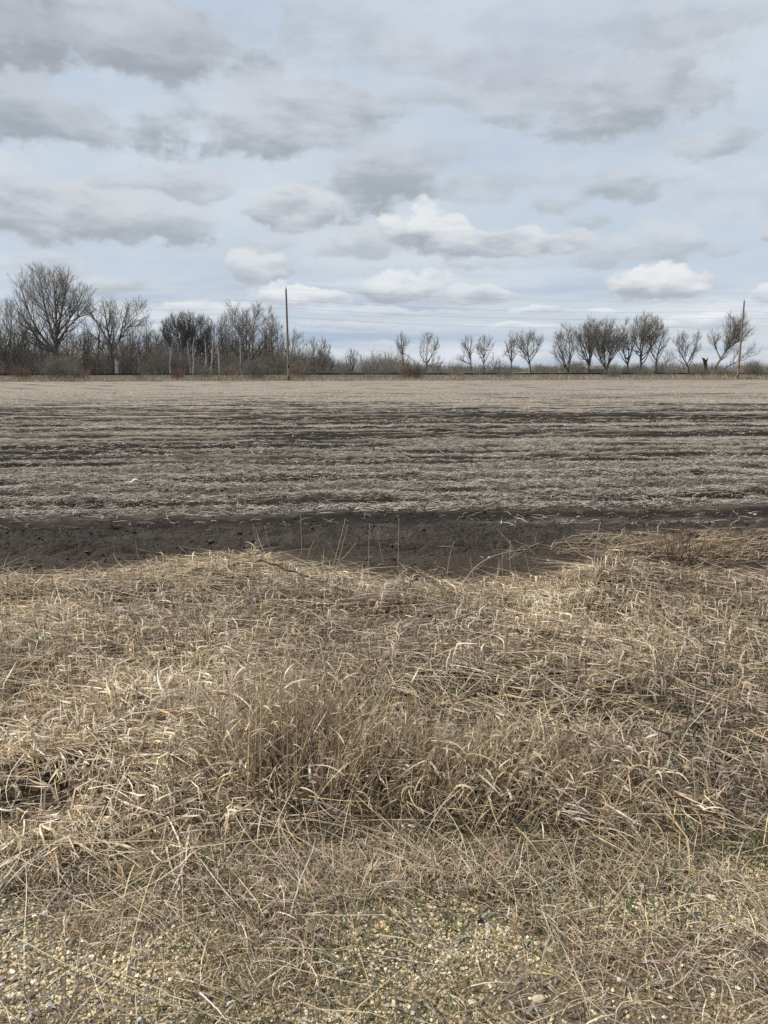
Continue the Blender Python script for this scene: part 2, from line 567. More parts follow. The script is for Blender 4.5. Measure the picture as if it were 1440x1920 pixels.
def mat_field():
    m, t, b, out = new_mat('stubble_field_soil')
    p, u, v = row_coords(t)
    f = t.noise(p, 30.0, 6.0, 0.7)['Fac']
    wob = t.noise(t.comb(t.math('MULTIPLY', u, 0.25), t.math('MULTIPLY', v, 0.5), 0.0), 1.0, 3.0)['Fac']
    ph = t.math('ADD', t.math('MULTIPLY_ADD', v, 2 * math.pi / ROW_P, 2.23), t.math('MULTIPLY', t.math('SUBTRACT', wob, 0.5), 2.6))
    wave = t.math('MULTIPLY_ADD', t.math('SINE', ph), 0.5, 0.5)
    streak = t.noise(t.comb(t.math('MULTIPLY', u, 5.0), t.math('MULTIPLY', v, 26.0), 0.0), 1.0, 6.0, 0.68)['Fac']
    lines = t.noise(t.comb(t.math('MULTIPLY', u, 0.022), t.math('MULTIPLY', v, 0.85), 7.0), 1.0, 4.0, 0.7)['Fac']
    patch = t.noise(t.comb(t.math('MULTIPLY', u, 0.07), t.math('MULTIPLY', v, 0.30), 2.0), 1.0, 4.0, 0.62)['Fac']
    # less residue in the wheel-worked rows between 15 and 30 m
    dark = t.math('MULTIPLY', t.smooth(v, 13.0, 18.0), t.smooth(v, 46.0, 24.0))
    far = t.smooth(v, 18.0, 60.0)
    k = t.math('ADD', t.math('MULTIPLY', wave, 0.46), t.math('MULTIPLY', streak, 0.42))
    k = t.math('ADD', k, t.math('MULTIPLY', t.math('SUBTRACT', patch, 0.5), 0.5))
    k = t.math('ADD', k, t.math('MULTIPLY', t.math('SUBTRACT', lines, 0.5), 1.7))
    k = t.math('ADD', k, t.math('MULTIPLY', far, 0.17))
    k = t.math('SUBTRACT', k, t.math('MULTIPLY', dark, 0.13))
    cov = t.math('MULTIPLY', t.smooth(k, 0.38, 0.72), t.smooth(v, 7.5, 20.0, 0.25, 1.0))
    soil = t.mix(t.smooth(f, 0.3, 0.7), (0.015, 0.013, 0.0115), (0.036, 0.030, 0.026))
    straw = t.mix(t.smooth(streak, 0.35, 0.65), (0.17, 0.143, 0.114), (0.33, 0.29, 0.238))
    t.l.new(t.mix(cov, soil, straw), b.inputs['Base Color'])
    bump(t, b, t.math('ADD', t.math('MULTIPLY', f, 1.0), t.math('MULTIPLY', streak, 0.35)), 0.8, 0.03)
    b.inputs['Roughness'].default_value = 0.95
    return m


M_GRAVEL, M_VERGE, M_DIRT, M_FIELD = mat_gravel(), mat_verge(), mat_dirt(), mat_field()
M_BEYOND = simple_mat('dead_grass_ground', (0.11, 0.088, 0.06), (0.25, 0.205, 0.14), 0.6, 8.0)
M_BALLAST = simple_mat('railway_ballast', (0.055, 0.053, 0.050), (0.125, 0.120, 0.112), 5.0, 8.0)
M_RAIL = simple_mat('rusty_steel', (0.030, 0.026, 0.026), (0.055, 0.042, 0.036), 3.0)
M_TIE = simple_mat('creosoted_timber', (0.022, 0.019, 0.017), (0.05, 0.042, 0.036), 5.0)
M_DRY = grass_mat('dry_grass', 0.16, 0.5, 0.35)
M_GREEN = grass_mat('green_grass', 0.25)
M_STRAW = grass_mat('field_straw', 0.1)
M_STONE = grass_mat('limestone', 0.0, 0.9, 0.15)
M_BARK = simple_mat('grey_bark', (0.085, 0.075, 0.066), (0.20, 0.18, 0.158), 3.0, 6.0, stretch=(1, 1, 0.25))
M_TWIG = simple_mat('grey_twigs', (0.165, 0.146, 0.126), (0.29, 0.26, 0.226), 0.6, 3.0, bump_s=0)
M_TWIG_DK = simple_mat('dark_twigs', (0.075, 0.069, 0.058), (0.145, 0.132, 0.110), 0.6, 3.0, bump_s=0)
M_TWIG_TAN = simple_mat('tan_twigs', (0.19, 0.158, 0.118), (0.30, 0.25, 0.19), 0.6, 3.0, bump_s=0)
M_TWIG_RED = simple_mat('red_twigs', (0.17, 0.105, 0.088), (0.25, 0.165, 0.138), 0.6, 3.0, bump_s=0)
M_BIRCH = simple_mat('white_birch_bark', (0.30, 0.28, 0.25), (0.58, 0.56, 0.52), 1.5, 5.0, stretch=(1, 1, 2.0))
M_POLE = None


def mat_pole():
    m, t, b, out = new_mat('weathered_pole_wood')
    p = pos(t)
    z = t.sep(p)[2]
    g = t.noise(t.vmath('MULTIPLY', p, (9, 9, 0.7)), 1.0, 5.0, 0.6)['Fac']
    n1 = t.noise(t.vmath('MULTIPLY', p, (0.5, 0.5, 0.35)), 1.0, 3.0)['Fac']
    brown = t.mix(t.smooth(g, 0.3, 0.7), (0.15, 0.108, 0.072), (0.31, 0.235, 0.165))
    grey = t.mix(t.smooth(g, 0.3, 0.7), (0.13, 0.118, 0.105), (0.23, 0.21, 0.19))
    c = t.mix(t.smooth(t.math('ADD', z, t.math('MULTIPLY', n1, 6.0)), 9.0, 13.5), brown, grey)
    c = t.mix(t.smooth(z, 0.85, 0.45), c, (0.055, 0.042, 0.032))
    t.l.new(c, b.inputs['Base Color'])
    bump(t, b, g, 0.5, 0.01)
    return m


M_POLE = mat_pole()
M_INSUL = simple_mat('porcelain_insulator', (0.10, 0.06, 0.04), (0.16, 0.10, 0.07), 4.0, rough=0.3, bump_s=0)
M_WIRE = simple_mat('aluminium_wire', (0.22, 0.225, 0.23), (0.32, 0.325, 0.33), 0.5, 2.0, rough=0.45, bump_s=0)
M_STICK = simple_mat('dead_branch_bark', (0.032, 0.023, 0.017), (0.105, 0.078, 0.055), 30.0, 5.0)

# ------------------------------------------------------------------ ground
_edge_px = [(-500, 1085), (-150, 1088), (0, 1086), (150, 1078), (250, 1064), (340, 1053), (480, 1046), (600, 1060), (700, 1070), (850, 1082),
            (1040, 1086), (1150, 1078), (1250, 1068), (1360, 1080), (1440, 1092), (1700, 1088), (2100, 1080)]
_e = np.array([ground_at(a, b, 0.15)[:2] for a, b in _edge_px])


def verge_edge(x):
    return np.interp(x, _e[:, 0], _e[:, 1]) + 0.08 * vnoise(x * 2.3, x * 0 + 3.3, 5) + 0.08 * vnoise(x * 7, x * 0 + 1.3, 6)


def field_edge(x):
    return 7.78 + 0.06 * x + 0.14 * vnoise(x * 1.3, x * 0 + 8.3, 15) + 0.08 * vnoise(x * 4.3, x * 0 + 8.3, 16)


_gr = np.array([ground_at(a, b)[:2] for a, b in [(-400, 1660), (0, 1665), (300, 1690), (600, 1700), (800, 1690), (1000, 1660), (1150, 1625), (1300, 1590), (1440, 1575), (1900, 1560)]])


def gravel_edge(x):
    return np.interp(x, _gr[:, 0], _gr[:, 1]) + 0.07 * vnoise(x * 3.1, x * 0 + 2.2, 25)


PO = np.array([0.0, 0.0]); PD = np.array([1.0, 0.0]); PN = np.array([0.0, 1.0])
_p1 = ground_at(542, 714)[:2]; _p2 = ground_at(1383, 711)[:2]
PO = _p1
PD = (_p2 - _p1) / np.linalg.norm(_p2 - _p1)
PN = np.array([-PD[1], PD[0]])


def off_line(x, y):
    return (x - PO[0]) * PN[0] + (y - PO[1]) * PN[1]


_gp = [(*ground_at(a, b)[:2], sx, sy, w) for a, b, sx, sy, w in [(760, 1760, .22, .10, .5), (1210, 1700, .26, .12, .5), (130, 1840, .22, .10, .5), (330, 1760, .16, .07, .4), (560, 1870, .14, .06, -.45),
        (1020, 1850, .18, .10, -.45), (560, 1770, .14, .10, -.4), (960, 1720, .14, .07, -.4), (1400, 1620, .12, .05, .4)]]


def gravel_patch(x, y):
    """where the bare gravel shows between the dead grass"""
    q = 0.75 * fbm(x * 2.6, y * 2.6, 3, 131) - 0.08
    for a, b, sx, sy, w in _gp:
        q = q + w * np.exp(-((x - a) / sx) ** 2 - ((y - b) / sy) ** 2)
    return q


def height(x, y):
    x = np.asarray(x, float); y = np.asarray(y, float)
    ve, fe = verge_edge(x), field_edge(x)
    ver = 0.125 * fbm(x * 1.9, y * 1.9, 3, 40) + 0.025 * fbm(x * 6, y * 6, 2, 44)
    ver = ver * sstep(y, 1.9, 3.0) + 0.008 * vnoise(x * 9, y * 9, 48)
    ver = ver + 0.09 * np.exp(-(((x - 2.1) / 0.9) ** 2 + ((y - 5.35) / 0.45) ** 2)) + 0.015 * np.exp(-(((x + 1.3) / 1.6) ** 2 + ((y - 5.9) / 0.4) ** 2))
    ver = ver + 0.05 * sstep(y, 3.5, 5.5) - 0.05 * np.exp(-((y - 2.45) / 0.25) ** 2)
    # worked soil strip with wheel marks
    tread = 0.075 * np.sin((x * 0.9 + (y - 7.4) * 2.6 + 0.5 * vnoise(x * 1.5, y * 1.5, 62)) * 2 * math.pi / 0.42) * np.exp(-((y - 7.35 - 0.05 * x) / 0.30) ** 2)
    tread = tread + 0.07 * np.sin((x * 1.1 - (y - 6.7) * 2.4 + 0.6 * vnoise(x * 1.7, y * 1.5, 63)) * 2 * math.pi / 0.38) * np.exp(-((y - 6.72 - 0.03 * x) / 0.16) ** 2)
    dirt = -0.03 + 0.050 * fbm(x * 1.3, y * 4.0, 4, 60) + tread
    dirt = dirt - 0.07 * np.exp(-((y - 7.75 - 0.07 * x) / 0.12) ** 2) + 0.05 * np.exp(-((y - 7.05 - 0.06 * x + 0.1 * vnoise(x, x * 0, 61)) / 0.10) ** 2)
    dirt = dirt + 0.055 * fbm(x * 7, y * 8, 3, 66) * (0.5 + 0.7 * sstep(fbm(x * 0.9, y * 1.6, 2, 68), -0.3, 0.4))
    u = x * math.cos(ROW_A) + y * math.sin(ROW_A)
    v = y * math.cos(ROW_A) - x * math.sin(ROW_A)
    amp = 0.055 * (0.7 + 0.4 * vnoise(u * 0.4, v * 0.5, 71))
    ph = v * 2 * math.pi / ROW_P + 2.23 + 0.7 * vnoise(u * 0.25, v * 0.5, 72)
    fld = amp * np.sin(ph) + 0.05 * fbm(u * 1.7, v * 3.0, 3, 74) * sstep(y, 60, 25) + 0.02 * fbm(x * 8, y * 8, 2, 77) * sstep(y, 30, 14)
    fld = fld * sstep(y, 140, 70)
    a = sstep(y, ve - 0.06, ve + 0.10)
    h = ver * (1 - a) + dirt * a
    bb = sstep(y, fe - 0.3, fe + 0.3)
    h = h * (1 - bb) + fld * bb
    o = off_line(x, y)
    h = np.where(o > -0.5, h * sstep(o, 3, -0.5) + 0.05 * sstep(o, -0.5, 3), h)
    return h


def build_ground():
    def steps(lims):
        out = []
        for a, b, s in lims:
            out.append(np.arange(a, b, s))
        return np.concatenate(out)
    ys = np.concatenate([steps([(-6, 0.9, 0.4), (0.9, 6.8, 0.03), (6.8, 12, 0.03), (12, 24, 0.06), (24, 60, 0.14), (60, 160, 0.45)]),
                         160 * 1.12 ** np.arange(0, 30)])
    xp = np.concatenate([steps([(0, 5, 0.045), (5, 14, 0.11), (14, 90, 0.65)]), 90 * 1.13 ** np.arange(0, 30)])
    xs = np.concatenate([-xp[1:][::-1], xp])
    X, Y = np.meshgrid(xs, ys)
    Z = height(X, Y)
    nx, ny = len(xs), len(ys)
    V = np.stack([X, Y, Z], axis=2).reshape(-1, 3)
    i = (np.arange(ny - 1)[:, None] * nx + np.arange(nx - 1)[None, :]).ravel()
    Fq = np.stack([i, i + 1, i + nx + 1, i + nx], axis=1)
    cx = 0.25 * (V[Fq[:, 0]] + V[Fq[:, 1]] + V[Fq[:, 2]] + V[Fq[:, 3]])
    x, y = cx[:, 0], cx[:, 1]
    zone = np.full(len(Fq), 3)
    zone[y < field_edge(x)] = 2
    zone[y < verge_edge(x)] = 1
    zone[y < gravel_edge(x)] = 0
    zone[off_line(x, y) > -0.6] = 4
    defs = [('gravel_shoulder', M_GRAVEL, 'yellow limestone gravel shoulder mixed with dead grass in the foreground'),
            ('verge', M_VERGE, 'grassy verge covered in matted dead grass'),
            ('dirt_track', M_DIRT, 'bare dark soil strip with wheel marks along the field edge'),
            ('field', M_FIELD, 'wide harvested crop field with pale residue rows on dark soil'),
            ('ground', M_BEYOND, 'dry grassy ground beyond the field')]
    for k, (nm, mt, lb) in enumerate(defs):
        f = Fq[zone == k]
        used, inv = np.unique(f, return_inverse=True)
        o = make_mesh(nm, V[used], inv.reshape(f.shape), mt)
        tag(o, lb, nm.replace('_', ' '), kind='structure')


build_ground()


def view_half(y, m=0.0):
    return 0.5 * (y * math.cos(PITCH) + CAM_H * math.sin(PITCH)) + m


# ------------------------------------------------------------------ grass
PAL = np.array([(0.455, 0.365, 0.255), (0.375, 0.297, 0.203), (0.51, 0.437, 0.342), (0.60, 0.54, 0.455), (0.26, 0.195, 0.127),
                (0.155, 0.113, 0.073), (0.385, 0.342, 0.285), (0.55, 0.455, 0.275)]) * np.array([1.04, 1.0, 0.94])


def blade_paths(bx, by, bz, phi, e0, bend, curl, L, K, lift):
    """walk a blade from its foot; never below the mat"""
    N = len(bx)
    P = np.zeros((N, K, 3))
    x, y, z = bx.copy(), by.copy(), bz.copy()
    st = L / (K - 1)
    P[:, 0] = np.stack([x, y, z], 1)
    gz = bz
    for k in range(1, K):
        s = (k - 0.5) / (K - 1)
        e = e0 - bend * s
        a = phi + curl * s
        x = x + np.cos(a) * np.cos(e) * st
        y = y + np.sin(a) * np.cos(e) * st
        z = z + np.sin(e) * st
        z = np.maximum(z, gz + lift)
        P[:, k] = np.stack([x, y, z], 1)
    return P


def sample_area(n, y0, y1, margin, pw=1.0):
    y = y0 + (y1 - y0) * rng.random(n) ** pw
    # weight by width: rejection
    w = view_half(y, margin)
    keep = rng.random(n) < w / w.max()
    y = y[keep]; w = w[keep]
    x = (rng.random(len(y)) * 2 - 1) * w
    return x, y


def palette(n, weights, jit=0.12):
    w = np.array(weights, float); w /= w.sum()
    c = PAL[rng.choice(len(PAL), n, p=w)]
    return c * (1 + jit * rng.standard_normal((n, 1))) * (1 + 0.04 * rng.standard_normal((n, 3)))


def mat_edge_near(x):
    """where the long matted grass starts, nearest the camera"""
    pts = np.array([ground_at(a, b)[:2] for a, b in [(-400, 1600), (0, 1610), (300, 1600), (520, 1560), (640, 1490), (800, 1500), (1000, 1530), (1200, 1545), (1440, 1560), (1900, 1560)]])
    return np.interp(x, pts[:, 0], pts[:, 1]) + 0.09 * vnoise(x * 3.3, x * 0, 81)


def verge_grass():
    VV, FF, TT = [], [], []

    def add(P, w, roll, twist, col):
        v, f = ribbons(P, w, roll, twist)
        VV.append(v); FF.append(f); TT.append(np.repeat(np.clip(col, 0.01, 0.85), P.shape[1] * 2, axis=0))
    # -- flattened tussocks: every tussock has its own lay
    tx, ty = sample_area(6200, 2.1, 6.6, 0.9)
    ok = (ty > mat_edge_near(tx) - 0.05) & (ty < verge_edge(tx) + 0.05) & (fbm(tx * 2.6, ty * 2.6, 2, 88) > -0.16)
    tx, ty = tx[ok], ty[ok]
    T = len(tx)
    lay = 2.2 * math.pi * vnoise(tx * 0.55, ty * 0.55, 90) + 0.9 * rng.standard_normal(T) - 0.6
    nb = rng.integers(18, 44, T)
    ti = np.repeat(np.arange(T), nb)
    n = len(ti)
    bx = tx[ti] + 0.045 * rng.standard_normal(n); by = ty[ti] + 0.045 * rng.standard_normal(n)
    bz = height(bx, by) - 0.01
    phi = lay[ti] + np.where(rng.random(n) < 0.7, 0.34, 1.2) * rng.standard_normal(n)
    e0 = np.abs(0.16 + 0.24 * rng.standard_normal(n)) * (1 - 0.8 * sstep(by, verge_edge(bx) - 0.45, verge_edge(bx)))
    bend = e0 + 0.15 + 0.5 * rng.random(n)
    curl = 0.45 * rng.standard_normal(n)
    L = 0.09 + 0.20 * rng.random(n) ** 1.5
    lift = 0.004 + 0.055 * rng.random(n) ** 1.5
    th = (0.06 * rng.random(T) ** 1.3)[ti]
    lift = lift + th
    P = blade_paths(bx, by, bz, phi, e0, bend, curl, L, 7, lift)
    gw = 0.5 + 0.5 * fbm(tx * 0.8, ty * 0.8, 3, 93) * 1.6          # grey against golden patches
    gw = np.clip(gw, 0, 1)[ti]
    gold = sstep(by, 4.9, 5.7) * 0.8
    c1 = palette(n, [3, 3, 3, 1.2, 3, 2.2, 1.5, 1.0])
    c2 = palette(n, [1.5, 1.5, 3, 4.5, 1.6, 1.6, 3.5, 0.2])
    c3 = palette(n, [4, 2.5, 2, .6, 2, 1.2, 0.3, 4])
    col = np.where((rng.random(n) < gw)[:, None], c2, c1)
    col = np.where((rng.random(n) < gold)[:, None], c3, col)
    tone = np.clip(1.0 + 0.22 * rng.standard_normal(T) + 0.30 * fbm(tx * 2.2, ty * 2.2, 2, 95) + 0.75 * fbm(tx * 0.9, ty * 1.1, 2, 98), 0.35, 1.4)[ti]
    add(P, 0.0028 + 0.0048 * rng.random(n) ** 2, rng.uniform(-1.0, 1.0, n), rng.uniform(-1.6, 1.6, n), col * tone[:, None])
    # -- loose curled leaves on top
    x, y = sample_area(36000, 2.1, 6.5, 0.9)
    ok = (y > mat_edge_near(x)) & (y < verge_edge(x) + 0.02)
    x, y = x[ok], y[ok]; n = len(x)
    lift = 0.03 + 0.055 * rng.random(n)
    P = blade_paths(x, y, height(x, y) + lift, rng.uniform(0, 6.28, n), rng.normal(0.06, 0.22, n), rng.normal(0.2, 0.45, n), rng.normal(0, 0.75, n),
                    0.04 + 0.11 * rng.random(n) ** 1.7, 7, lift * 0.8)
    pale = (rng.random(n) < 0.16)[:, None]
    col = np.where(pale, palette(n, [1, 0, 4, 8, 0, 0, 1, 1]) * 1.12, palette(n, [3, 2.5, 3, 2, 2, 1.6, 2, 1]))
    col = col * np.clip(1.0 + 0.5 * fbm(x * 0.9, y * 1.1, 2, 98), 0.5, 1.4)[:, None]
    add(P, 0.0035 + 0.0065 * rng.random(n) ** 2, rng.uniform(-1.2, 1.2, n), rng.uniform(-1.4, 1.4, n), col)
    # -- long straws lying across the mat
    x, y = sample_area(15000, 2.05, 6.6, 0.9)
    ok = (y > mat_edge_near(x) - 0.12) & (y < verge_edge(x) + 0.12)
    x, y = x[ok], y[ok]; n = len(x)
    a = 2.2 * math.pi * vnoise(x * 0.5, y * 0.5, 97) + 0.7 * rng.standard_normal(n)
    horiz = rng.random(n) < (0.25 + 0.6 * sstep(y, 4.7, 5.6))
    a = np.where(horiz, rng.choice([0.0, math.pi], n) + 0.35 * rng.standard_normal(n), a)
    lift = 0.03 + 0.06 * rng.random(n)
    P = blade_paths(x, y, height(x, y) + lift * 0.7, a, rng.normal(0.06, 0.10, n), rng.normal(0.2, 0.2, n), rng.normal(0, 0.35, n),
                    0.2 + 0.5 * rng.random(n) ** 1.6, 7, lift * 0.7)
    add(P, 0.0020 + 0.0018 * rng.random(n), rng.uniform(-0.6, 0.6, n), rng.uniform(-0.4, 0.4, n), palette(n, [4, 3, 3, 1, 2, 1, 0.5, 3.5]))
    # -- golden straw hanging over the lip onto the soil
    x = rng.uniform(-6, 6, 3600); y = verge_edge(x) + 0.17 * rng.standard_normal(3600)
    n = len(x)
    P = blade_paths(x, y, height(x, y) + 0.03 + 0.05 * rng.random(n), rng.choice([0.0, math.pi], n) + 0.5 * rng.standard_normal(n), rng.normal(0.02, 0.10, n),
                    rng.normal(0.15, 0.2, n), rng.normal(0, 0.5, n), 0.15 + 0.35 * rng.random(n), 6, -0.02 + 0.05 * rng.random(n))
    add(P, 0.0025 + 0.002 * rng.random(n), rng.uniform(-0.6, 0.6, n), rng.uniform(-0.4, 0.4, n), palette(n, [4, 3, 2, .5, 2, 1, 0.2, 4]))
    # -- heap beyond the lip at the right, thin wash of straw on the soil at the left
    x = np.concatenate([rng.normal(2.75, 0.55, 2600), rng.normal(-2.4, 0.9, 2400)])
    y = np.concatenate([6.45 + 0.05 * x[:2600] + 0.22 * rng.standard_normal(2600), verge_edge(x[2600:]) + np.abs(0.22 * rng.standard_normal(2400))])
    n = len(x)
    P = blade_paths(x, y, height(x, y) + 0.07 * rng.random(n), rng.choice([0.0, math.pi], n) + 0.6 * rng.standard_normal(n), rng.normal(0.06, 0.16, n),
                    rng.normal(0.2, 0.3, n), rng.normal(0, 0.6, n), 0.10 + 0.26 * rng.random(n), 6, 0.004 + 0.05 * rng.random(n))
    add(P, 0.0025 + 0.003 * rng.random(n), rng.uniform(-0.6, 0.6, n), rng.uniform(-0.6, 0.6, n), palette(n, [2, 3, 1, .3, 5, 5, 1, 1.2]))
    # -- trash and ragged little tufts on the soil beyond the lip
    x = rng.uniform(-5, 5, 2600); y = verge_edge(x) + 0.05 + np.abs(0.45 * rng.standard_normal(2600)); ok = fbm(x * 2.0, y * 3.0, 2, 99) > 0.02
    x, y = x[ok], y[ok]; n = len(x)
    P = blade_paths(x, y, height(x, y) + 0.008, rng.normal(0, 0.9, n) + rng.choice([0.0, math.pi], n), rng.normal(0.08, 0.2, n), rng.normal(0.2, 0.3, n), rng.normal(0, 0.6, n),
                    0.05 + 0.16 * rng.random(n) ** 1.6, 5, 0.004 + 0.012 * rng.random(n))
    add(P, 0.0022 + 0.003 * rng.random(n), rng.uniform(-0.8, 0.8, n), rng.uniform(-0.6, 0.6, n), palette(n, [2, 3, 1, .4, 5, 5, 2, 1]))
    # -- coarse mat outside the frame on both sides
    x = rng.uniform(2.2, 12, 16000) * rng.choice([-1, 1], 16000); y = rng.uniform(1.9, 6.6, 16000)
    ok = (np.abs(x) > view_half(y, 0.8)) & (y < verge_edge(x)) & (y > mat_edge_near(x))
    x, y = x[ok], y[ok]; n = len(x)
    P = blade_paths(x, y, height(x, y), rng.uniform(0, 6.28, n), rng.normal(0.6, 0.3, n), rng.normal(1.2, 0.5, n), rng.normal(0, 0.8, n),
                    0.2 + 0.3 * rng.random(n), 5, 0.01 + 0.07 * rng.random(n))
    add(P, 0.008 + 0.008 * rng.random(n), rng.uniform(-0.8, 0.8, n), rng.uniform(-1, 1, n), palette(n, [3, 3, 3, 1.5, 2, 1, 1.5, 1]))
    v, f = join(list(zip(VV, FF)))
    o = make_mesh('matted_grass', v, f, M_DRY, tint=np.concatenate(TT))
    tag(o, 'matted tan and grey dead grass covering the verge in the foreground', 'dead grass', kind='stuff')


verge_grass()


def short_grass():
    VV, FF, TT = [], [], []

    def add(P, w, roll, twist, col):
        v, f = ribbons(P, w, roll, twist)
        VV.append(v); FF.append(f); TT.append(np.repeat(np.clip(col, 0.01, 0.85), P.shape[1] * 2, axis=0))
    # dense short dead grass between gravel and matted grass, thinning over the gravel
    x, y = sample_area(120000, 1.25, 2.75, 0.6)
    ge, me = gravel_edge(x), mat_edge_near(x)
    dens = np.where(y > ge, 1.0, 0.0) + sstep(y, ge - 0.75, ge + 0.1) * 0.26 + 0.07
    dens = dens * (0.35 + 0.95 * sstep(fbm(x * 3.2, y * 3.2, 3, 103), -0.25, 0.25))
    dens = np.where(y < ge, dens * (1.8 - 1.5 * sstep(gravel_patch(x, y), -0.15, 0.22)), dens)
    ok = (rng.random(len(x)) < dens) & (y < me + 0.25)
    x, y = x[ok], y[ok]; n = len(x)
    lift = 0.002 + 0.035 * rng.random(n) ** 2
    P = blade_paths(x, y, height(x, y), rng.uniform(0, 6.28, n), np.abs(rng.normal(0.35, 0.4, n)), rng.normal(0.9, 0.6, n), rng.normal(0, 0.9, n),
                    0.03 + 0.11 * rng.random(n) ** 1.5, 5, lift)
    add(P, 0.0014 + 0.0022 * rng.random(n), rng.uniform(-0.9, 0.9, n), rng.uniform(-1, 1, n), palette(n, [3, 3, 2.5, 1.5, 3, 3, 2.5, 0.8]))
    # long thin straws over the gravel
    x, y = sample_area(1150, 1.2, 2.6, 0.6); n = len(x)
    P = blade_paths(x, y, height(x, y) + 0.012, rng.normal(-0.6, 0.7, n) + rng.choice([0, math.pi], n), rng.normal(0.06, 0.1, n), rng.normal(0.1, 0.1, n), rng.normal(0, 0.25, n),
                    0.10 + 0.32 * rng.random(n) ** 2, 6, 0.008 + 0.03 * rng.random(n))
    add(P, 0.0014 + 0.0012 * rng.random(n), rng.uniform(-0.6, 0.6, n), rng.uniform(-0.4, 0.4, n), palette(n, [4, 3, 4, 2, 1.5, 1, 1, 2]))
    v, f = join(list(zip(VV, FF)))
    o = make_mesh('short_dead_grass', v, f, M_DRY, tint=np.concatenate(TT))
    tag(o, 'short thin dead grass scattered over the gravel shoulder', 'dead grass', kind='stuff')
    # green shoots
    x, y = sample_area(48000, 1.3, 2.95, 0.5)
    me = mat_edge_near(x)
    dens = np.exp(-((y - me + 0.05) / 0.16) ** 2) * (0.35 + 0.65 * sstep(x, -0.9, -0.2)) + 0.26 * sstep(fbm(x * 2.5, y * 2.5, 2, 111), 0.0, 0.4)
    ok = rng.random(len(x)) < dens * 0.95
    x, y = x[ok], y[ok]
    x = np.concatenate([x, rng.normal(-2.45, 0.12, 90), rng.uniform(-2.6, 2.8, 160)]); y = np.concatenate([y, rng.normal(5.35, 0.10, 90), rng.uniform(2.8, 5.4, 160)])
    n = len(x)
    P = blade_paths(x, y, height(x, y), rng.uniform(0, 6.28, n), np.abs(rng.normal(0.85, 0.35, n)), rng.normal(0.8, 0.5, n), rng.normal(0, 0.6, n),
                    0.035 + 0.08 * rng.random(n), 5, np.full(n, 0.003))
    g = np.array([(0.095, 0.110, 0.042), (0.12, 0.130, 0.054), (0.072, 0.088, 0.036), (0.17, 0.165, 0.08)])[rng.integers(0, 4, n)] * (1 + 0.15 * rng.standard_normal((n, 1)))
    v, f = ribbons(P, 0.0018 + 0.0022 * rng.random(n), rng.uniform(-0.7, 0.7, n), rng.uniform(-0.6, 0.6, n))
    o = make_mesh('green_grass', v, f, M_GREEN, tint=np.repeat(np.clip(g, 0.01, 0.6), 10, axis=0))
    tag(o, 'dull green new grass shoots between dead grass and gravel', 'green grass', kind='stuff')


short_grass()


def clump(name, px, py, wx, wy, n, hgt, lean, label):
    """standing tuft of thin dry stems with drooping leaves: one thing, stems and leaves as parts"""
    c = ground_at(px, py)
    z0 = float(height(c[0], c[1]))
    root = empty(name, (c[0], c[1], z0), label, 'grass tuft', 'standing tufts of dry grass')
    x = wx * rng.standard_normal(n); y = wy * rng.standard_normal(n)
    x = np.clip(x, -2 * wx, 2 * wx); y = np.clip(y, -2 * wy, 2 * wy)
    bz = height(x + c[0], y + c[1]) - z0 - 0.01
    P = blade_paths(x, y, bz, rng.normal(lean, 0.9, n), rng.normal(1.30, 0.16, n), rng.normal(0.45, 0.35, n), rng.normal(0, 0.4, n), hgt * (0.45 + 0.6 * rng.random(n)), 7, np.full(n, 0.0))
    v, f = ribbons(P, 0.0020 + 0.0016 * rng.random(n), rng.uniform(-1.5, 1.5, n), rng.uniform(-0.5, 0.5, n))
    col = palette(n, [4, 4, 1.5, 0.3, 4, 1.6, 0.3, 2])
    make_mesh('stems', v, f, M_DRY, parent=root, tint=np.repeat(np.clip(col, .01, .8), 14, axis=0))
    # leaves start part-way up the stems
    m = int(n * 1.3)
    si = rng.integers(0, n, m); k = rng.integers(1, 6, m)
    b = P[si, k]
    Q = blade_paths(b[:, 0], b[:, 1], b[:, 2], rng.uniform(0, 6.28, m), rng.normal(0.4, 0.5, m), rng.normal(1.2, 0.6, m), rng.normal(0, 0.6, m), 0.04 + 0.11 * rng.random(m) ** 1.4, 7,
                    -b[:, 2] * 0.75)
    v, f = ribbons(Q, 0.003 + 0.0055 * rng.random(m) ** 1.5, rng.uniform(-1.3, 1.3, m), rng.uniform(-2, 2, m))
    pale = (rng.random(m) < 0.2)[:, None]
    col = np.where(pale, palette(m, [1, 0, 4, 8, 0, 0, 1, 1]) * 1.1, palette(m, [4, 3, 3, 1, 3, 1.5, 1, 1.5]))
    make_mesh('leaves', v, f, M_DRY, parent=root, tint=np.repeat(np.clip(col, .01, .8), 14, axis=0))


for args in [
    ('grass_tuft', 545, 1470, 0.17, 0.10, 820, 0.58, 1.57, 'tallest brown grass tuft, standing just left of centre'),
    ('grass_tuft', 700, 1485, 0.15, 0.10, 380, 0.36, 0.6, 'brown grass tuft with pale curled leaves right beside the tallest tuft'),
    ('grass_tuft', 850, 1490, 0.17, 0.10, 420, 0.36, 0.3, 'bushy tan grass tuft right of the picture centre, dark gaps at its foot'),
    ('grass_tuft', 1010, 1500, 0.19, 0.10, 420, 0.34, 0.0, 'leaning tan grass tuft between the bushy centre tuft and the flattened right one'),
    ('grass_tuft', 1190, 1520, 0.20, 0.09, 340, 0.28, 3.0, 'flattened golden grass tuft nearest the right edge'),
    ('grass_tuft', 400, 1500, 0.14, 0.08, 240, 0.24, 4.2, 'low arching pale grass tuft left of the tallest tuft'),
]:
    clump(*args)


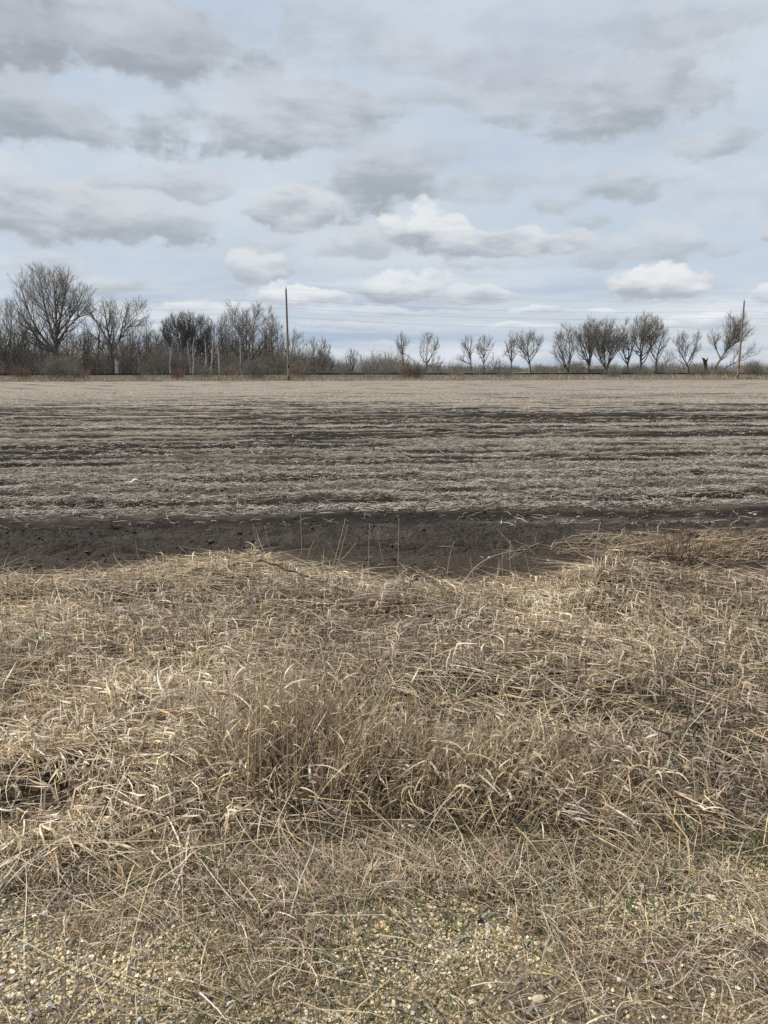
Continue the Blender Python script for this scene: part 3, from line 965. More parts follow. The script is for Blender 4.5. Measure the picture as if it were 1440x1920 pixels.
# ------------------------------------------------------------------ gravel
_t = (1 + 5 ** 0.5) / 2
ICO_V = np.array([(-1, _t, 0), (1, _t, 0), (-1, -_t, 0), (1, -_t, 0), (0, -1, _t), (0, 1, _t), (0, -1, -_t), (0, 1, -_t), (_t, 0, -1), (_t, 0, 1), (-_t, 0, -1), (-_t, 0, 1)], float)
ICO_V /= np.linalg.norm(ICO_V, axis=1, keepdims=True)
ICO_F = np.array([(0, 11, 5), (0, 5, 1), (0, 1, 7), (0, 7, 10), (0, 10, 11), (1, 5, 9), (5, 11, 4), (11, 10, 2), (10, 7, 6), (7, 1, 8), (3, 9, 4), (3, 4, 2), (3, 2, 6), (3, 6, 8), (3, 8, 9), (4, 9, 5), (2, 4, 11), (6, 2, 10), (8, 6, 7), (9, 8, 1)])


def subdiv(V, Fq):
    V = list(map(tuple, V)); c = {}; out = []
    def mid(a, b):
        k = (min(a, b), max(a, b))
        if k not in c:
            p = (np.array(V[a]) + np.array(V[b])); p /= np.linalg.norm(p)
            V.append(tuple(p)); c[k] = len(V) - 1
        return c[k]
    for a, b, d in Fq:
        ab, bd, da = mid(a, b), mid(b, d), mid(d, a)
        out += [(a, ab, da), (b, bd, ab), (d, da, bd), (ab, bd, da)]
    return np.array(V), np.array(out)


ICO2_V, ICO2_F = subdiv(ICO_V, ICO_F)
ICO3_V, ICO3_F = subdiv(ICO2_V, ICO2_F)


def lumps(x, y, z, size, flat, IV, IF, jit=0.22):
    n = len(x)
    a = rng.uniform(0, 6.28, n)
    s = np.stack([size * rng.uniform(0.75, 1.35, n), size * rng.uniform(0.7, 1.0, n), size * flat], 1)
    k = IV[None] * (1 + jit * rng.standard_normal((n, len(IV), 1)))
    k = k * s[:, None, :]
    X = k[..., 0] * np.cos(a)[:, None] - k[..., 1] * np.sin(a)[:, None]
    Y = k[..., 0] * np.sin(a)[:, None] + k[..., 1] * np.cos(a)[:, None]
    V = np.stack([X + x[:, None], Y + y[:, None], k[..., 2] + z[:, None]], 2).reshape(-1, 3)
    Fq = (IF[None] + (np.arange(n) * len(IV))[:, None, None]).reshape(-1, 3)
    return V, Fq


def gravel():
    x, y = sample_area(120000, 1.2, 2.75, 0.6)
    ge = gravel_edge(x)
    nb = gravel_patch(x, y)
    dens = sstep(y + 0.16 * fbm(x * 5, y * 5, 2, 133), ge + 0.22, ge - 0.22) * (0.10 + 0.95 * sstep(nb, -0.10, 0.22)) + 0.03
    ok = rng.random(len(x)) < dens
    x, y, nb = x[ok], y[ok], nb[ok]; n = len(x)
    size = 0.0017 + 0.0056 * rng.random(n) ** 4.0
    V, Fq = lumps(x, y, height(x, y) + size * 0.35, size, rng.uniform(0.45, 0.8, n), ICO_V, ICO_F, 0.24)
    pal = np.array([(0.56, 0.46, 0.26), (0.50, 0.385, 0.20), (0.62, 0.54, 0.37), (0.44, 0.40, 0.33), (0.32, 0.285, 0.235), (0.66, 0.61, 0.49)])
    c = pal[rng.choice(6, n, p=[.26, .18, .24, .12, .10, .10])] * (1 + 0.13 * rng.standard_normal((n, 1)))
    o = make_mesh('gravel', V, Fq, M_STONE, tint=np.repeat(np.clip(c, .02, .75), 12, axis=0), smooth=False)
    tag(o, 'loose yellow limestone gravel in patches on the shoulder', 'gravel', kind='stuff')
    # dead leaf litter on the gravel
    n = 2600
    x, y = sample_area(n, 1.2, 2.4, 0.5); n = len(x)
    P = blade_paths(x, y, height(x, y) + 0.006, rng.uniform(0, 6.28, n), rng.normal(0.2, 0.3, n), rng.normal(0.4, 0.6, n), rng.normal(0, 0.8, n), 0.015 + 0.03 * rng.random(n), 4, np.full(n, 0.004))
    v, f = ribbons(P, 0.004 + 0.006 * rng.random(n), rng.uniform(-0.5, 0.5, n), rng.uniform(-1, 1, n))
    c = np.array([(0.16, 0.135, 0.11), (0.22, 0.18, 0.135), (0.11, 0.09, 0.07), (0.28, 0.26, 0.23)])[rng.integers(0, 4, n)]
    o = make_mesh('leaf_litter', v, f, M_DRY, tint=np.repeat(c, 8, axis=0))
    tag(o, 'grey brown bits of dead leaf lying on the gravel', 'leaf litter', kind='stuff')


gravel()


def stone(px, py, size, col, label):
    c = ground_at(px, py)
    z = float(height(c[0], c[1]))
    V, Fq = lumps(np.zeros(1), np.zeros(1), np.full(1, size * 0.35), np.full(1, size), np.full(1, 0.65), ICO3_V, ICO3_F, 0.0)
    d = V / (np.linalg.norm(V, axis=1, keepdims=True) + 1e-9)
    s = rng.integers(0, 999)
    V = V * (1 + 0.22 * fbm(d[:, 0] * 1.6 + s, d[:, 1] * 1.6 + d[:, 2] * 1.1, 3, int(s)))[:, None]
    o = make_mesh('stone', V, Fq, M_STONE, tint=np.tile(np.array(col), (len(V), 1)), loc=(c[0], c[1], z))
    tag(o, label, 'stone', 'larger stones on the gravel')


for a in [
    (85, 1714, 0.0105, (0.50, 0.47, 0.43), 'round whitish pebble near the left edge of the gravel'),
    (401, 1716, 0.0105, (0.62, 0.55, 0.40), 'small cream pebble lying alone among thin straws left of centre'),
    (262, 1913, 0.010, (0.42, 0.40, 0.38), 'pale grey stone cut by the bottom edge of the picture'),
    (34, 1908, 0.010, (0.36, 0.33, 0.29), 'flat grey stone in the bottom left corner'),
    (720, 1736, 0.013, (0.52, 0.38, 0.20), 'ochre stone in the patch of gravel at centre'),
    (785, 1840, 0.012, (0.58, 0.50, 0.33), 'flattish cream stone below the centre gravel patch'),
    (1206, 1663, 0.013, (0.50, 0.47, 0.42), 'light grey stone at the far rim of the right gravel'),
    (1300, 1634, 0.013, (0.60, 0.47, 0.22), 'yellow stone closest to the flattened grass on the right'),
    (1392, 1683, 0.012, (0.55, 0.45, 0.30), 'large tan stone beside the right edge'),
    (1010, 1880, 0.014, (0.45, 0.38, 0.27), 'brownish stone low in the picture right of centre'),
    (885, 1881, 0.012, (0.60, 0.52, 0.36), 'bright cream pebble in dead grass at the bottom'),
    (1335, 1684, 0.011, (0.56, 0.50, 0.38), 'pale pebble just left of the large tan stone'),
]:
    stone(*a)


def straw_stem(name, pts_px, r, label, cat, group=None, mat=None, zs=None, tint=(0.46, 0.38, 0.24)):
    P = []
    for i, (a, b) in enumerate(pts_px):
        z = 0.03 if zs is None else zs[i]
        p = ground_at(a, b, z)
        p[2] = z + float(height(p[0], p[1]))
        P.append(p)
    P = np.array(P)
    k = np.linspace(0, len(P) - 1, 14)
    Q = np.stack([np.interp(k, np.arange(len(P)), P[:, q]) for q in range(3)], 1)
    o0 = Q[0].copy()
    Q = Q + 0.0010 * rng.standard_normal(Q.shape)
    V, fl = sweep(Q - o0, np.linspace(r, r * 0.45, len(Q)), 5)
    o = make_mesh(name, V, fl, mat or M_DRY, tint=np.tile(np.array(tint), (len(V), 1)), loc=o0)
    return tag(o, label, cat, group)


G_ST = 'long single straws on the verge'
straw_stem('straw', [(80, 1565), (180, 1640), (270, 1715), (345, 1780)], 0.0022, 'long pale straw slanting from the left grass down across the gravel', 'straw', G_ST)
straw_stem('straw', [(32, 1762), (130, 1812), (240, 1852), (350, 1895)], 0.0020, 'long straw crossing the bottom left gravel, ending near the lower edge', 'straw', G_ST)
straw_stem('straw', [(175, 1805), (260, 1835), (360, 1885), (440, 1925)], 0.0019, 'thin straw parallel to and right of the bottom left straw', 'straw', G_ST)
straw_stem('straw', [(340, 1492), (470, 1491), (610, 1490)], 0.0018, 'straight straw lying level in front of the tallest tuft', 'straw', G_ST, zs=[.08, .1, .09])
straw_stem('straw', [(1130, 1720), (1180, 1650), (1220, 1580), (1217, 1545)], 0.0020, 'bent pale straw rising out of the right gravel', 'straw', G_ST, zs=[.02, .06, .10, .14])
straw_stem('straw', [(545, 1720), (562, 1650), (585, 1590), (592, 1560)], 0.0032, 'broad pale leaf standing up in front of the green shoots', 'straw', G_ST, zs=[.01, .08, .14, .17], tint=(0.52, 0.46, 0.34))
straw_stem('straw', [(375, 1862), (410, 1895), (440, 1925)], 0.0026, 'short whitish straw at the bottom edge left of centre', 'straw', G_ST, tint=(0.58, 0.56, 0.52))
straw_stem('straw', [(990, 1565), (1130, 1560), (1300, 1545)], 0.0019, 'long level straw beneath the flattened right tuft', 'straw', G_ST, zs=[.05, .06, .06])
straw_stem('straw', [(470, 1425), (505, 1400), (545, 1378), (548, 1370)], 0.0045, 'broad bright leaf bending left of the tallest tuft', 'straw', G_ST, zs=[.10, .17, .2, .2], tint=(0.60, 0.53, 0.40))

# ------------------------------------------------------------------ thin stalks standing in front of the soil strip
G_SK = 'thin dry stalks standing at the soil edge'
SAME = 'thin upright dry grass stalk standing before the dark soil strip'


def stalk(bx, by, tx, ty, label=SAME, r=0.0034, sag=0.0, mid=None):
    b = ground_at(bx, by)
    d = ray(tx, ty); k = (b[1] + 0.05) / d[1]
    tip = np.array([0, 0, CAM_H]) + d * k
    if mid is None:
        m = (b + tip) / 2 + np.array([0.012 * random.uniform(-1, 1), 0, 0])
    else:
        d = ray(*mid); m = np.array([0, 0, CAM_H]) + d * (b[1] / d[1])
    tt = np.linspace(0, 1, 10)[:, None]
    Q = (1 - tt) ** 2 * b + 2 * tt * (1 - tt) * (2 * m - (b + tip) / 2) + tt ** 2 * tip
    b0 = Q[0].copy(); b0[2] = float(height(b0[0], b0[1]))
    V, fl = sweep(Q - b0, np.linspace(r, r * 0.45, 10), 5)
    o = make_mesh('grass_stalk', V, fl, M_DRY, tint=np.tile(np.array((0.34, 0.30, 0.225)), (len(V), 1)), loc=b0)
    tag(o, label, 'grass stalk', G_SK)


for s in [(492, 1052, 474, 982), (512, 1047, 497, 986), (566, 1048, 563, 966), (577, 1050, 590, 1012), (628, 1078, 652, 984),
          (692, 1078, 693, 982), (722, 1060, 709, 996), (746, 1080, 748, 972), (838, 1086, 852, 1014), (888, 1086, 882, 1046),
          (945, 1088, 943, 1040), (960, 1088, 957, 1012), (998, 1092, 982, 1026), (640, 1050, 668, 1016), (262, 1050, 255, 1015)]:
    stalk(*s)
stalk(1112, 1080, 1126, 978, 'tallest whitish stalk standing alone left of the dead brush', 0.0055)
stalk(618, 1085, 648, 972, 'leaning seed stalk with the longest reach left of centre', 0.0045)
stalk(1262, 1068, 1217, 1000, 'pale stalk leaning left in front of the dead brush', 0.0048)
stalk(872, 1090, 1000, 1030, 'bent stalk arching over to the right above the bare soil', 0.0048, mid=(918, 1046))


def branchy(name, polys, label, cat, mat=None, group=None):
    """polys: list of (pixel, height) polylines with start and end radius"""
    parts = []; o0 = None
    for pts, r0, r1 in polys:
        P = []
        for (a, b, z) in pts:
            p = ground_at(a, b, z)
            P.append(p)
        P = np.array(P)
        if o0 is None: o0 = P[0].copy()
        k = np.linspace(0, len(P) - 1, 5 * len(P))
        Q = np.stack([np.interp(k, np.arange(len(P)), P[:, q]) for q in range(3)], 1)
        Q += 0.006 * rng.standard_normal(Q.shape) * np.linspace(0.3, 1, len(Q))[:, None]
        parts.append(sweep(Q - o0, np.linspace(r0, r1, len(Q)), 7))
    v, f = join(parts)
    o = make_mesh(name, v, f, mat or M_STICK, loc=o0)
    return tag(o, label, cat, group)


branchy('fallen_branch', [
    ([(385, 1086, .13), (410, 1068, .17), (450, 1056, .19), (490, 1052, .20), (540, 1068, .19), (600, 1092, .17), (650, 1110, .12)], 0.011, 0.005),
    ([(600, 1092, .17), (640, 1085, .18), (680, 1088, .15)], 0.004, 0.002),
    ([(450, 1056, .19), (470, 1040, .22), (500, 1035, .24)], 0.004, 0.002),
    ([(430, 1062, .18), (410, 1075, .16), (400, 1095, .12)], 0.004, 0.002)],
    'long dark bent branch lying on the grass at the soil edge', 'branch')
branchy('fallen_branch', [([(725, 1104, .13), (755, 1093, .16), (787, 1086, .17)], 0.009, 0.006), ([(755, 1093, .16), (770, 1100, .12)], 0.004, 0.002)],
        'short broken brown stick lying right of the long bent branch', 'branch')


def brush(px, py, n, spread, label, root_w=1.0):
    c = ground_at(px, py); z0 = float(height(c[0], c[1]))
    P0, P1, R0, R1 = [], [], [], []
    for i in range(n):
        a = rng.uniform(0, 6.28); e = rng.uniform(0.15, 1.2); L = rng.uniform(0.2, spread)
        p = np.array([rng.normal(0, .10) * root_w, rng.normal(0, .06) * root_w, 0.0]); r = rng.uniform(.002, .0045)
        d = np.array([math.cos(a) * math.cos(e), math.sin(a) * math.cos(e) * 0.5, math.sin(e)])
        for k in range(5):
            q = p + d * L / 5
            P0.append(p); P1.append(q); R0.append(r); R1.append(r * .8); r *= .8
            if rng.random() < .6:
                d2 = d + rng.normal(0, .6, 3); d2 /= np.linalg.norm(d2)
                P0.append(q); P1.append(q + d2 * L / 5); R0.append(r * .7); R1.append(r * .3)
            d = d + rng.normal(0, .22, 3) + np.array([0, 0, -0.05]); d /= np.linalg.norm(d); p = q
    v, f = tubes(P0, P1, np.array(R0), np.array(R1), 4)
    o = make_mesh('dead_brush', v, f, M_STICK, loc=(c[0], c[1], z0 + 0.01))
    tag(o, label, 'brush')


brush(1265, 1062, 60, 0.55, 'tangle of dark dead twigs sticking up beside the straw heap on the right')
brush(215, 985, 14, 0.22, 'small withered brown weed lying at the near edge of the field on the left', 0.25)


def husk(px, py, L, w, ang, col, label, name='corn_husk'):
    c = ground_at(px, py); z = float(height(c[0], c[1]))
    N = 9
    s = np.linspace(-1, 1, N)
    V = []
    for k in range(N):
        ww = w * (1 - abs(s[k]) ** 2.2) + 0.004
        for j in (-1, -0.5, 0, 0.5, 1):
            V.append((s[k] * L, j * ww, 0.035 + 0.02 * math.sin(3 * s[k]) + 0.03 * (1 - j * j) * (1 - abs(s[k]))))
    V = np.array(V)
    low = V.copy(); low[:, 2] -= 0.004
    Fq = [(k * 5 + j, k * 5 + j + 1, (k + 1) * 5 + j + 1, (k + 1) * 5 + j) for k in range(N - 1) for j in range(4)]
    Fq = np.array(Fq)
    Vv = np.concatenate([V, low]); Ff = np.concatenate([Fq, Fq[:, ::-1] + len(V)])
    rim = [k * 5 for k in range(N)] + [(N - 1) * 5 + j for j in range(1, 5)] + [k * 5 + 4 for k in range(N - 2, -1, -1)] + [3, 2, 1]
    rf = np.array([(rim[i], rim[(i + 1) % len(rim)], rim[(i + 1) % len(rim)] + len(V), rim[i] + len(V)) for i in range(len(rim))])
    Ff = np.concatenate([Ff, rf[:, ::-1]])
    o = make_mesh(name, Vv, Ff, M_STRAW, tint=np.tile(np.array(col), (len(Vv), 1)), loc=(c[0], c[1], z))
    o.rotation_euler = (0, 0, ang)
    tag(o, label, 'corn husk' if name == 'corn_husk' else 'leaf')


husk(251, 917, 0.075, 0.03, 0.1, (0.52, 0.47, 0.385), 'large pale husk lying on the dark soil in the left of the field')
husk(1041, 1089, 0.035, 0.014, 1.2, (0.66, 0.62, 0.56), 'small white scrap of leaf at the grass edge below the bare soil', 'dead_leaf')


def soil_bits():
    # clods
    n = 34000
    x = rng.uniform(-7, 7, n); y = rng.uniform(5.9, 16, n)
    ok = (y > verge_edge(x) + 0.1) & (rng.random(n) < np.where(y < field_edge(x), 0.55, 0.9)) & (fbm(x * 1.4, y * 2.5, 3, 151) > -0.15)
    x, y = x[ok], y[ok]; n = len(x)
    s = 0.004 + 0.021 * rng.random(n) ** 2.8
    V, Fq = lumps(x, y, height(x, y) + s * 0.2, s, rng.uniform(.5, .8, n), ICO_V, ICO_F, 0.22)
    c = np.array([(0.045, 0.038, 0.034), (0.065, 0.055, 0.048), (0.095, 0.08, 0.07)])[rng.integers(0, 3, n)]
    o = make_mesh('soil_clods', V, Fq, M_STONE, tint=np.repeat(c, 12, axis=0), smooth=False)
    tag(o, 'crumbly dark soil clods on the bare strip and between the rows', 'soil clods', kind='stuff')


soil_bits()


def pebble(px, py, s, label):
    c = ground_at(px, py); z = float(height(c[0], c[1]))
    V, Fq = lumps(np.zeros(1), np.zeros(1), np.full(1, s * .4), np.full(1, s), np.full(1, .7), ICO2_V, ICO2_F, 0.05)
    o = make_mesh('stone', V, Fq, M_STONE, tint=np.tile(np.array((0.34, 0.31, 0.28)), (len(V), 1)), loc=(c[0], c[1], z))
    tag(o, label, 'stone', 'stones on the soil')


pebble(141, 969, 0.035, 'pale stone at the near edge of the field on the left')
pebble(1416, 966, 0.02, 'small whitish stone at the near edge of the field on the far right')
pebble(917, 1048, 0.014, 'tiny white stone on the bare soil above the arching stalk')
pebble(1028, 1045, 0.014, 'tiny white stone on the bare soil right of the arching stalk')
pebble(183, 1026, 0.014, 'tiny white stone on the bare soil on the left')


# ------------------------------------------------------------------ crop residue
def residue():
    VV, FF, TT = [], [], []
    for (y0, y1, n, L0, L1, w0, w1, marg) in [(7.5, 13, 215000, .04, .20, .003, .007, 4.0), (13, 24, 200000, .05, .24, .005, .010, 6),
                                              (24, 55, 115000, .08, .28, .009, .016, 10), (55, 122, 52000, .12, .3, .014, .024, 18)]:
        x, y = sample_area(n, y0, y1, marg)
        u = x * math.cos(ROW_A) + y * math.sin(ROW_A); v = y * math.cos(ROW_A) - x * math.sin(ROW_A)
        ph = v * 2 * math.pi / ROW_P + 2.23 + 0.7 * vnoise(u * 0.25, v * 0.5, 72)
        row = 0.5 + 0.5 * np.sin(ph + 0.3)
        rown = np.floor((ph + math.pi / 2) / (2 * math.pi))
        rowr = vnoise(u * 0.035, rown * 1.0 + 0.5, 171) + 0.6 * vnoise(u * 0.012, rown * 0.37, 172)
        patch = fbm(u * 0.8, v * 1.6, 3, 175)
        dark = sstep(v, 12.5, 17) * sstep(v, 46, 24)
        far = sstep(v, 34, 85)
        k = (1 - far) * row + far * 0.50 + 0.42 * rowr * (1 - 0.4 * far) + 0.24 * patch - 0.24 * dark - 0.06 * (1 - far)
        ok = (rng.random(len(x)) < sstep(k, 0.34, 0.80) + 0.03) & (y > field_edge(x) - 0.1 * rng.random(len(x))) & (off_line(x, y) < -0.6)
        x, y = x[ok], y[ok]; m = len(x)
        stand = rng.random(m) < 0.05
        phi = rng.choice([0.0, math.pi], m) + ROW_A + rng.normal(0, 0.75, m)
        e0 = np.where(stand, rng.normal(0.9, 0.4, m), rng.normal(0.05, 0.09, m))
        L = L0 + (L1 - L0) * rng.random(m) ** 1.6
        P = blade_paths(x, y, height(x, y) + 0.004, phi, e0, rng.normal(0.1, 0.15, m), rng.normal(0, 0.35, m), np.where(stand, L * 0.6, L), 4, 0.004 + 0.028 * rng.random(m) ** 1.5)
        vv, ff = ribbons(P, w0 + (w1 - w0) * rng.random(m), rng.uniform(-0.9, 0.9, m), rng.uniform(-0.5, 0.5, m))
        c = np.array([(0.43, 0.382, 0.315), (0.57, 0.515, 0.44), (0.68, 0.635, 0.56), (0.30, 0.256, 0.207), (0.38, 0.345, 0.298), (0.16, 0.135, 0.112)])[rng.choice(6, m, p=[.22, .13, .05, .25, .20, .15])]
        c = c * (1 + .1 * rng.standard_normal((m, 1)))
        VV.append(vv); FF.append(ff); TT.append(np.repeat(np.clip(c, .02, .7), 8, axis=0))
    v, f = join(list(zip(VV, FF)))
    o = make_mesh('crop_residue', v, f, M_STRAW, tint=np.concatenate(TT))
    tag(o, 'pale broken straw and stubble lying in rows across the field', 'crop residue', kind='stuff')


residue()


# ------------------------------------------------------------------ railway
def on_line(s, off, z=0.0):
    p = PO + PD * s + PN * off
    return np.array([p[0], p[1], z])


def extrude_profile(prof, s0, s1, n=60):
    """prof: (off, z) points; swept along the railway"""
    V, K = [], len(prof)
    for s in np.linspace(s0, s1, n):
        for (o, z) in prof: V.append(on_line(s, o, z))
    Fq = [(i * K + j, (i + 1) * K + j, (i + 1) * K + (j + 1) % K, i * K + (j + 1) % K) for i in range(n - 1) for j in range(K)]
    return np.array(V), [np.array(Fq), np.array([list(range(K)), list(range((n - 1) * K, n * K))[::-1]])]


RS0, RS1 = -260, 420
v, f = extrude_profile([(7.5, -0.3), (8.0, 0.06), (11.0, 0.78), (15.2, 0.78), (18.0, 0.05), (18.4, -0.3)], RS0, RS1, 200)
v[:, 2] += 0.05 * fbm(v[:, 0] * 0.4, v[:, 1] * 0.4, 3, 191)
o = make_mesh('railway_embankment', v, f, M_BALLAST, smooth=False)
tag(o, 'low grey ballast bank carrying the railway behind the field', 'embankment', kind='structure')
trk = empty('railway_track', on_line(0, 13, 0.8), 'dark steel railway track running along the bank behind the field', 'railway track')
base = on_line(0, 13, 0.8)
for o_ in (12.28, 13.72):
    pr = [(o_ - .075, .86), (o_ - .075, .88), (o_ - .012, .90), (o_ - .012, .99), (o_ - .036, 1.0), (o_ - .036, 1.04), (o_ + .036, 1.04), (o_ + .036, 1.0), (o_ + .012, .99), (o_ + .012, .90), (o_ + .075, .88), (o_ + .075, .86)]
    v, f = extrude_profile(pr, RS0, RS1, 60)
    make_mesh('rail', v - base, f, M_RAIL, parent=trk, smooth=False)
# sleepers, past a hundred of them: one part
tv, tf = [], []
for i, s in enumerate(np.arange(-120, 200, 0.6)):
    c = [(s + a, 13 + b, z) for z in (0.72, 0.855) for a, b in ((-.11, -1.3), (.11, -1.3), (.11, 1.3), (-.11, 1.3))]
    k = len(tv)
    tv += [on_line(*q) for q in c]
    tf += [(k, k + 3, k + 2, k + 1), (k + 4, k + 5, k + 6, k + 7), (k, k + 1, k + 5, k + 4), (k + 1, k + 2, k + 6, k + 5), (k + 2, k + 3, k + 7, k + 6), (k + 3, k, k + 4, k + 7)]
o = make_mesh('sleepers', np.array(tv) - base, np.array(tf), M_TIE, parent=trk, smooth=False)
o['kind'] = 'stuff'


def plane_pt(px, py, off):
    d = ray(px, py)
    c = np.array([0, 0, CAM_H])
    k = (off - off_line(0.0, 0.0)) / (d[0] * PN[0] + d[1] * PN[1])
    return c + d * k


# ------------------------------------------------------------------ utility poles and wires
def z_on(px, py, off=0.0):
    return plane_pt(px, py, off)[2]


span = np.linalg.norm(_p2 - _p1)
WZ = [z_on(537, 543), z_on(537, 564), z_on(537, 578.5), z_on(538, 595.5)]
POLE_H = z_on(537, 541)


def pole(s, lean, label):
    b = on_line(s, 0)
    root = empty('utility_pole', b, label, 'utility pole', 'wooden utility poles')
    zz = np.array([-0.5, 0, 0.25, 0.5, 2, 4, 6, 8, 10, POLE_H - 0.08, POLE_H])
    rr = np.interp(zz, [-0.5, 0, 0.5, POLE_H - 0.08, POLE_H], [0.215, 0.205, 0.195, 0.125, 0.10])
    P = np.stack([lean * zz, np.zeros_like(zz), zz], 1)
    v, f = sweep(P, rr, 14)
    make_mesh('shaft', v, f, M_POLE, parent=root)
    for i, z in enumerate(WZ):
        sg = -1 if i % 2 else 1
        if i == 0:
            q = np.array([[0, 0, POLE_H - 0.02], [0, 0, POLE_H + 0.08], [0, 0, POLE_H + 0.12], [0, 0, POLE_H + 0.2]]); r = [0.03, 0.03, 0.08, 0.05]
        else:
            q = np.array([[0, -0.10, z], [0, -0.25, z + 0.02], [0, -0.30, z + 0.05], [0, -0.34, z + 0.12]]); r = [0.03, 0.03, 0.075, 0.05]
        q = q + np.array([lean * q[0, 2], 0, 0])
        v, f = sweep(q, r, 8)
        make_mesh('insulator', v, f, M_INSUL, parent=root)
    v, f = sweep(np.array([[lean * 2.1, -0.16, 1.9], [lean * 2.1, -0.25, 1.95], [lean * 2.1, -0.25, 2.25], [lean * 2.1, -0.16, 2.3]]), [0.07, 0.1, 0.1, 0.06], 8)
    make_mesh('fuse_box', v, f, M_TIE, parent=root)


pole(0, -0.012, 'brown wooden utility pole in front of the left woods')
pole(span, 0.004, 'greyer wooden utility pole standing near the right edge')
pole(-span, 0.0, 'wooden utility pole beyond the left edge of the picture')
pole(2 * span, 0.0, 'wooden utility pole beyond the right edge of the picture')
for i, nm in enumerate(['topmost overhead wire, thin, running between the tops of the poles', 'second overhead wire from the top strung along the poles',
                        'third overhead wire from the top strung along the poles', 'lowest overhead wire of the four strung along the poles']):
    P = []
    oy = 0.0 if i == 0 else -0.33
    zz = WZ[i] + (0.12 if i == 0 else 0.08)
    for k in (-1, 0, 1):
        for t_ in np.linspace(0, 1, 25)[(0 if k == -1 else 1):]:
            P.append(on_line((k + t_) * span, oy, zz - 4 * (0.75 + 0.08 * i) * t_ * (1 - t_)))
    P = np.array(P)
    v, f = sweep(P - P[0], np.full(len(P), 0.008 if i == 0 else 0.012), 5)
    o = make_mesh('overhead_wire', v, f, M_WIRE, loc=P[0])
    tag(o, nm, 'wire', 'overhead wires along the poles')


# ------------------------------------------------------------------ trees
def twig_sprays(P, Dn, per, L, r, up=0.35, spread=0.6, seg=3):
    """short twigs from points P with directions Dn: vectorised"""
    P = np.repeat(P, per, axis=0); D = np.repeat(Dn, per, axis=0)
    n = len(P)
    d = D + spread * rng.standard_normal((n, 3)) + np.array([0, 0, up])
    d /= np.linalg.norm(d, axis=1, keepdims=True)
    ln = L * rng.uniform(0.5, 1.3, (n, 1)) / seg
    p0, p1, r0, r1 = [], [], [], []
    p = P
    for k in range(seg):
        q = p + d * ln
        p0.append(p); p1.append(q)
        r0.append(np.full(n, r * (1 - 0.28 * k))); r1.append(np.full(n, r * (1 - 0.28 * (k + 1))))
        d = d + 0.20 * rng.standard_normal((n, 3)) + np.array([0, 0, 0.08]); d /= np.linalg.norm(d, axis=1, keepdims=True)
        p = q
    ends, de = p, d
    # side twiglets half way
    mid = p1[0]
    d2 = d + 0.8 * rng.standard_normal((n, 3)) + np.array([0, 0, 0.2]); d2 /= np.linalg.norm(d2, axis=1, keepdims=True)
    p0.append(mid); p1.append(mid + d2 * ln * 1.3); r0.append(np.full(n, r * .6)); r1.append(np.full(n, r * .35))
    return np.concatenate(p0), np.concatenate(p1), np.concatenate(r0), np.concatenate(r1)


def branch_level(P, D, L, r0, r1, K, up, jit):
    """n branches as K-piece polylines that bend slowly upward; returns points (n, K+1, 3) and radii (n, K+1)"""
    n = len(P)
    pts = np.zeros((n, K + 1, 3)); pts[:, 0] = P
    d = D.copy()
    for k in range(K):
        pts[:, k + 1] = pts[:, k] + d * (L / K)[:, None]
        d = d + jit * rng.standard_normal((n, 3)) + np.array([0, 0, up])
        d /= np.linalg.norm(d, axis=1, keepdims=True)
    tt = np.linspace(0, 1, K + 1)[None]
    return pts, r0[:, None] * (1 - tt) + r1[:, None] * tt


def segs_of(pts, rad):
    return pts[:, :-1].reshape(-1, 3), pts[:, 1:].reshape(-1, 3), rad[:, :-1].ravel(), rad[:, 1:].ravel()


def children(pts, rad, spacing, t0, ang0, ang1, up):
    """points along every branch with side directions"""
    n, K1, _ = pts.shape
    seg = np.diff(pts, axis=1); ln = np.linalg.norm(seg, axis=2)
    tot = ln.sum(1)
    cnt = np.maximum(1, (tot * (1 - t0) / spacing + rng.random(n)).astype(int))
    bi = np.repeat(np.arange(n), cnt)
    m = len(bi)
    t = t0 + (1 - t0) * rng.random(m)
    f = t * (K1 - 1); i = np.minimum(f.astype(int), K1 - 2); w = (f - i)[:, None]
    p = pts[bi, i] * (1 - w) + pts[bi, i + 1] * w
    r = rad[bi, i] * (1 - w[:, 0]) + rad[bi, i + 1] * w[:, 0]
    d = seg[bi, i]; d = d / (np.linalg.norm(d, axis=1, keepdims=True) + 1e-9)
    q = np.cross(d, rng.standard_normal((m, 3))); q /= np.linalg.norm(q, axis=1, keepdims=True) + 1e-9
    a = rng.uniform(ang0, ang1, m)[:, None]
    c = d * np.cos(a) + q * np.sin(a) + np.array([0, 0, up])
    c /= np.linalg.norm(c, axis=1, keepdims=True)
    return p, c, r, t, bi, tot[bi]


